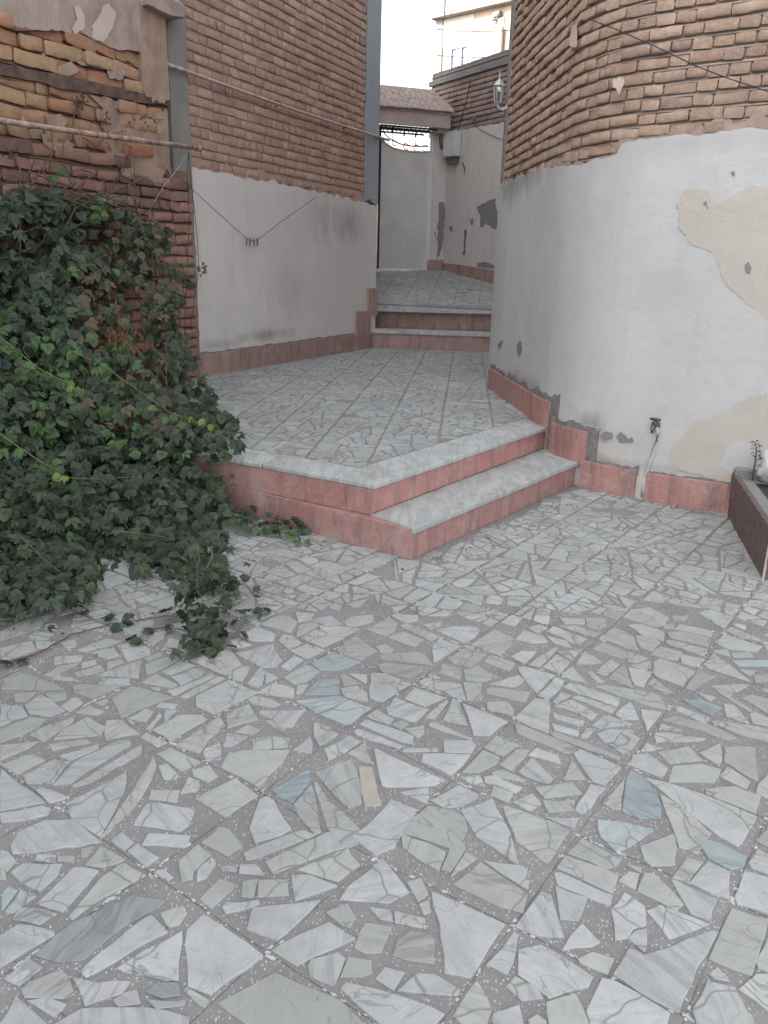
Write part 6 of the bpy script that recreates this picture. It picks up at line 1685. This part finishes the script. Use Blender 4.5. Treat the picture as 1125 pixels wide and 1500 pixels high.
# bare stems and dry tendrils on the wall, trunk at the foot of the wall
def wallvine(pix,off,rad,name='tendril',m='leafless'):
    pts=[onOld(x,y,off) for x,y in pix]; P=[]
    for i in range(len(pts)-1):
        for k in range(3): P.append(pts[i].lerp(pts[i+1],k/3)+Vector((0,0,rg.gauss(0,.008))))
    P.append(pts[-1]); MB().tube(P,[rad*(1-.5*i/len(P)) for i in range(len(P))],5).build(name,M[m],cr,True)
for pix in ([(75,300),(72,250),(78,215),(74,185)],[(40,290),(30,250),(12,222),(0,205)],[(110,280),(90,235),(95,205),(110,180)],[(150,300),(170,262),(185,240),(192,215),(178,205)],[(60,232),(100,238),(160,250),(185,242)],
  [(0,270),(40,262),(80,255),(140,245)],[(112,215),(105,190),(110,165),(118,150)],[(205,330),(225,300),(250,270),(255,240)],[(120,200),(140,215),(150,205),(160,190)],[(20,300),(50,240),(45,215)],[(165,340),(150,380),(178,430),(170,470)],[(150,470),(165,400),(140,350)],[(230,480),(205,440),(190,400)],[(195,420),(180,380),(168,350)],[(40,420),(90,400),(150,410)],[(120,250),(150,262),(200,258),(240,270)]):
    wallvine(pix,.05+rg.random()*.12,.006)
for i in range(22):
    wallvine([(rg.uniform(-20,250),rg.uniform(380,460)),(rg.uniform(0,240),rg.uniform(300,360)),(rg.uniform(0,235),rg.uniform(230,290))],.10+rg.random()*.2,rg.uniform(.005,.012))
for x,b in ((-40,.35),(60,.25),(150,.2)):
    a=at(x,760,.0); a=Vector((a.x-.9,a.y+1.2,0)); P=[a,a+Vector((.1,.1,.5)),onOld(x,560,.35),onOld(x+30,420,.2),onOld(x+60,330,.12)]
    MB().tube(P,[.03,.026,.02,.014,.008],7).build('trunk',M['leafless'],cr,True)
# dry seed sprays on the bricks
for cx,cy,n_ in ((116,150,26),(155,176,14),(216,178,10),(200,175,5),(20,225,12),(296,392,10)):
    mb=MB()
    for i in range(n_):
        P=onOld(cx+rg.gauss(0,5),cy+rg.gauss(0,6),.06+rg.random()*.04); mb.box(P,(.018,.012,.016),Matrix.Rotation(rg.random()*3,3,'Y'))
    mb.build('seed_spray',M['leafless'],cr)['kind']='stuff'
# dead leaves hanging in a rusty bunch
bun=MB()
for i in range(150):
    x=178+rg.gauss(0,17); y=488+rg.gauss(0,20)
    if rg.random()<.2: x,y=232+rg.gauss(0,5),450+rg.gauss(0,12)
    d=ray(x,y); P=CAM+d*((yfront(x,y)+.02+rg.random()*.15)/d.y); l=rg.uniform(.03,.075); w_=rg.uniform(.006,.014); a=rg.uniform(0,3.1); s_=Vector((math.cos(a)*w_,math.sin(a)*w_,0)); t_=Vector((rg.gauss(0,.018),rg.gauss(0,.01),-l))
    bun.add([P,P+t_*.5+s_,P+t_*.5-s_*1.0,P+t_],[(0,2,3,1)],rg.random())
bun.build('dead_leaves',M['dead'],cr,rnd=True)['kind']='stuff'
items.sort(key=lambda q:q[0]); vis=0; rest={}
for (z,T,mk,k,r) in items:
    P=T.translation
    if vis<300 and seen(P,5): link('leaf',LV[mk][k][0],None,cr,T); vis+=1
    else: rest.setdefault(mk,[]).append((T,k,r))
mb=MB(); mi={mk:i for i,mk in enumerate(sorted(rest))}
for mk,q in rest.items():
    for T,k,r in q: mb.add([T@Vector(a) for a in LV[mk][k][1]],LV[mk][k][2],r,mi[mk])
me=mb.mesh('foliage',True,True)
for mk in sorted(rest): me.materials.append(M[mk])
link('foliage',me,None,cr)['kind']='stuff'
# crumbs and dry bits lying about (nobody could count them)
mb=MB(); rg=random.Random(3)
def crumb(P,s):
    a=rg.random()*6.3; V=[P+Vector((math.cos(a+i*2.1)*s*rg.uniform(.5,1.2),math.sin(a+i*2.1)*s*rg.uniform(.5,1.2),rg.uniform(.001,.004))) for i in range(3)]; mb.add(V+[P+Vector((0,0,s*.5))],[(0,1,3),(1,2,3),(2,0,3)],rg.random())
for i in range(1100):
    q=rg.random()
    if q<.45: P=at(rg.uniform(0,460),rg.uniform(770,960),.005)
    elif q<.7: t=rg.random(); P=Vector(WC).lerp(Vector(WD),t*1.2-.3)+nR*(.05+abs(rg.gauss(0,.06))); P.z=.005
    elif q<.85: P=at(rg.uniform(330,780),rg.uniform(560,640),Z2+.004)
    else: P=at(rg.uniform(560,1120),rg.uniform(760,900),.005)
    crumb(P,rg.uniform(.002,.007))
for i in range(90):      # dry leaves blown together under the creeper and along the foot of the steps
    q=rg.random()
    if q<.6: P=at(rg.uniform(0,420),rg.uniform(790,930),.006)
    elif q<.8: t=rg.random(); P=Vector((A0.x,A0.y,0)).lerp(Vector((L1.x,L1.y,0)),t)-Vector((.02,.05,0))*(1+rg.random()*2); P.z=.006
    else: t=rg.random(); P=Vector((A0.x,A0.y,0)).lerp(Vector((WB.x,WB.y,0)),t)+Vector((.03,-.03,0))*(1+rg.random()*2); P.z=.006
    s_=rg.uniform(.006,.017); a=rg.random()*6.3; c_,d_=math.cos(a)*s_,math.sin(a)*s_; V=[P+Vector((c_,d_,.002)),P+Vector((-d_*.45,c_*.45,rg.uniform(.002,.008))),P-Vector((c_,d_,-.003)),P+Vector((d_*.45,-c_*.45,rg.uniform(.002,.008)))]
    mb.add(V,[(0,1,2),(0,2,3)],rg.random())
tag(mb.build('dry_litter',M['litter'],rnd=True),'scattered crumbs and dry leaf bits on the paving','litter',kind='stuff')

# whitish cement crumbs left in the joints of the near paving
mb=MB(); rg=random.Random(8)
for i in range(-3,9):
    for j in range(-4,6):
        a=Vector(corner(i,j)); 
        for b in (Vector(corner(i+1,j)),Vector(corner(i,j+1))):
            L=(b-a).length; n_=int(rg.choice((4,8,14,22)))
            c0=rg.random(); 
            for k in range(n_):
                t=rg.random() if rg.random()<.5 else (abs(rg.gauss(0,.08)) if rg.random()<.7 else c0+rg.gauss(0,.07))
                if not 0<=t<=1: continue
                q=a.lerp(b,t)+Vector((rg.gauss(0,.003),rg.gauss(0,.003))); 
                if not seen((q.x,q.y,0),10) or inside((q.x,q.y),stepfoot): continue
                r_=rg.uniform(.0015,.006); an=rg.random()*6.3; d=(b-a).normalized(); m=rg.choice((4,5)); pts=[]
                for u in range(m):
                    e=an+u*6.283/m; w_=r_*rg.uniform(.5,1.2); pts.append(q+d*(math.cos(e)*w_*1.7)+Vector((-d.y,d.x))*(math.sin(e)*w_))
                z_=rg.uniform(.0005,.0025); mb.add([(v.x,v.y,-.001) for v in pts]+[(v.x,v.y,z_) for v in pts],[tuple(range(m,2*m))]+[(x,(x+1)%m,m+(x+1)%m,m+x) for x in range(m)],rg.random())
M['crumb']=flat('white_cement_crumb',(.60,.60,.59),.9,0,.12,40,.3)
tag(mb.build('cement_crumbs',M['crumb'],rnd=True),'whitish cement crumbs left along the joints of the near paving','cement',kind='stuff')
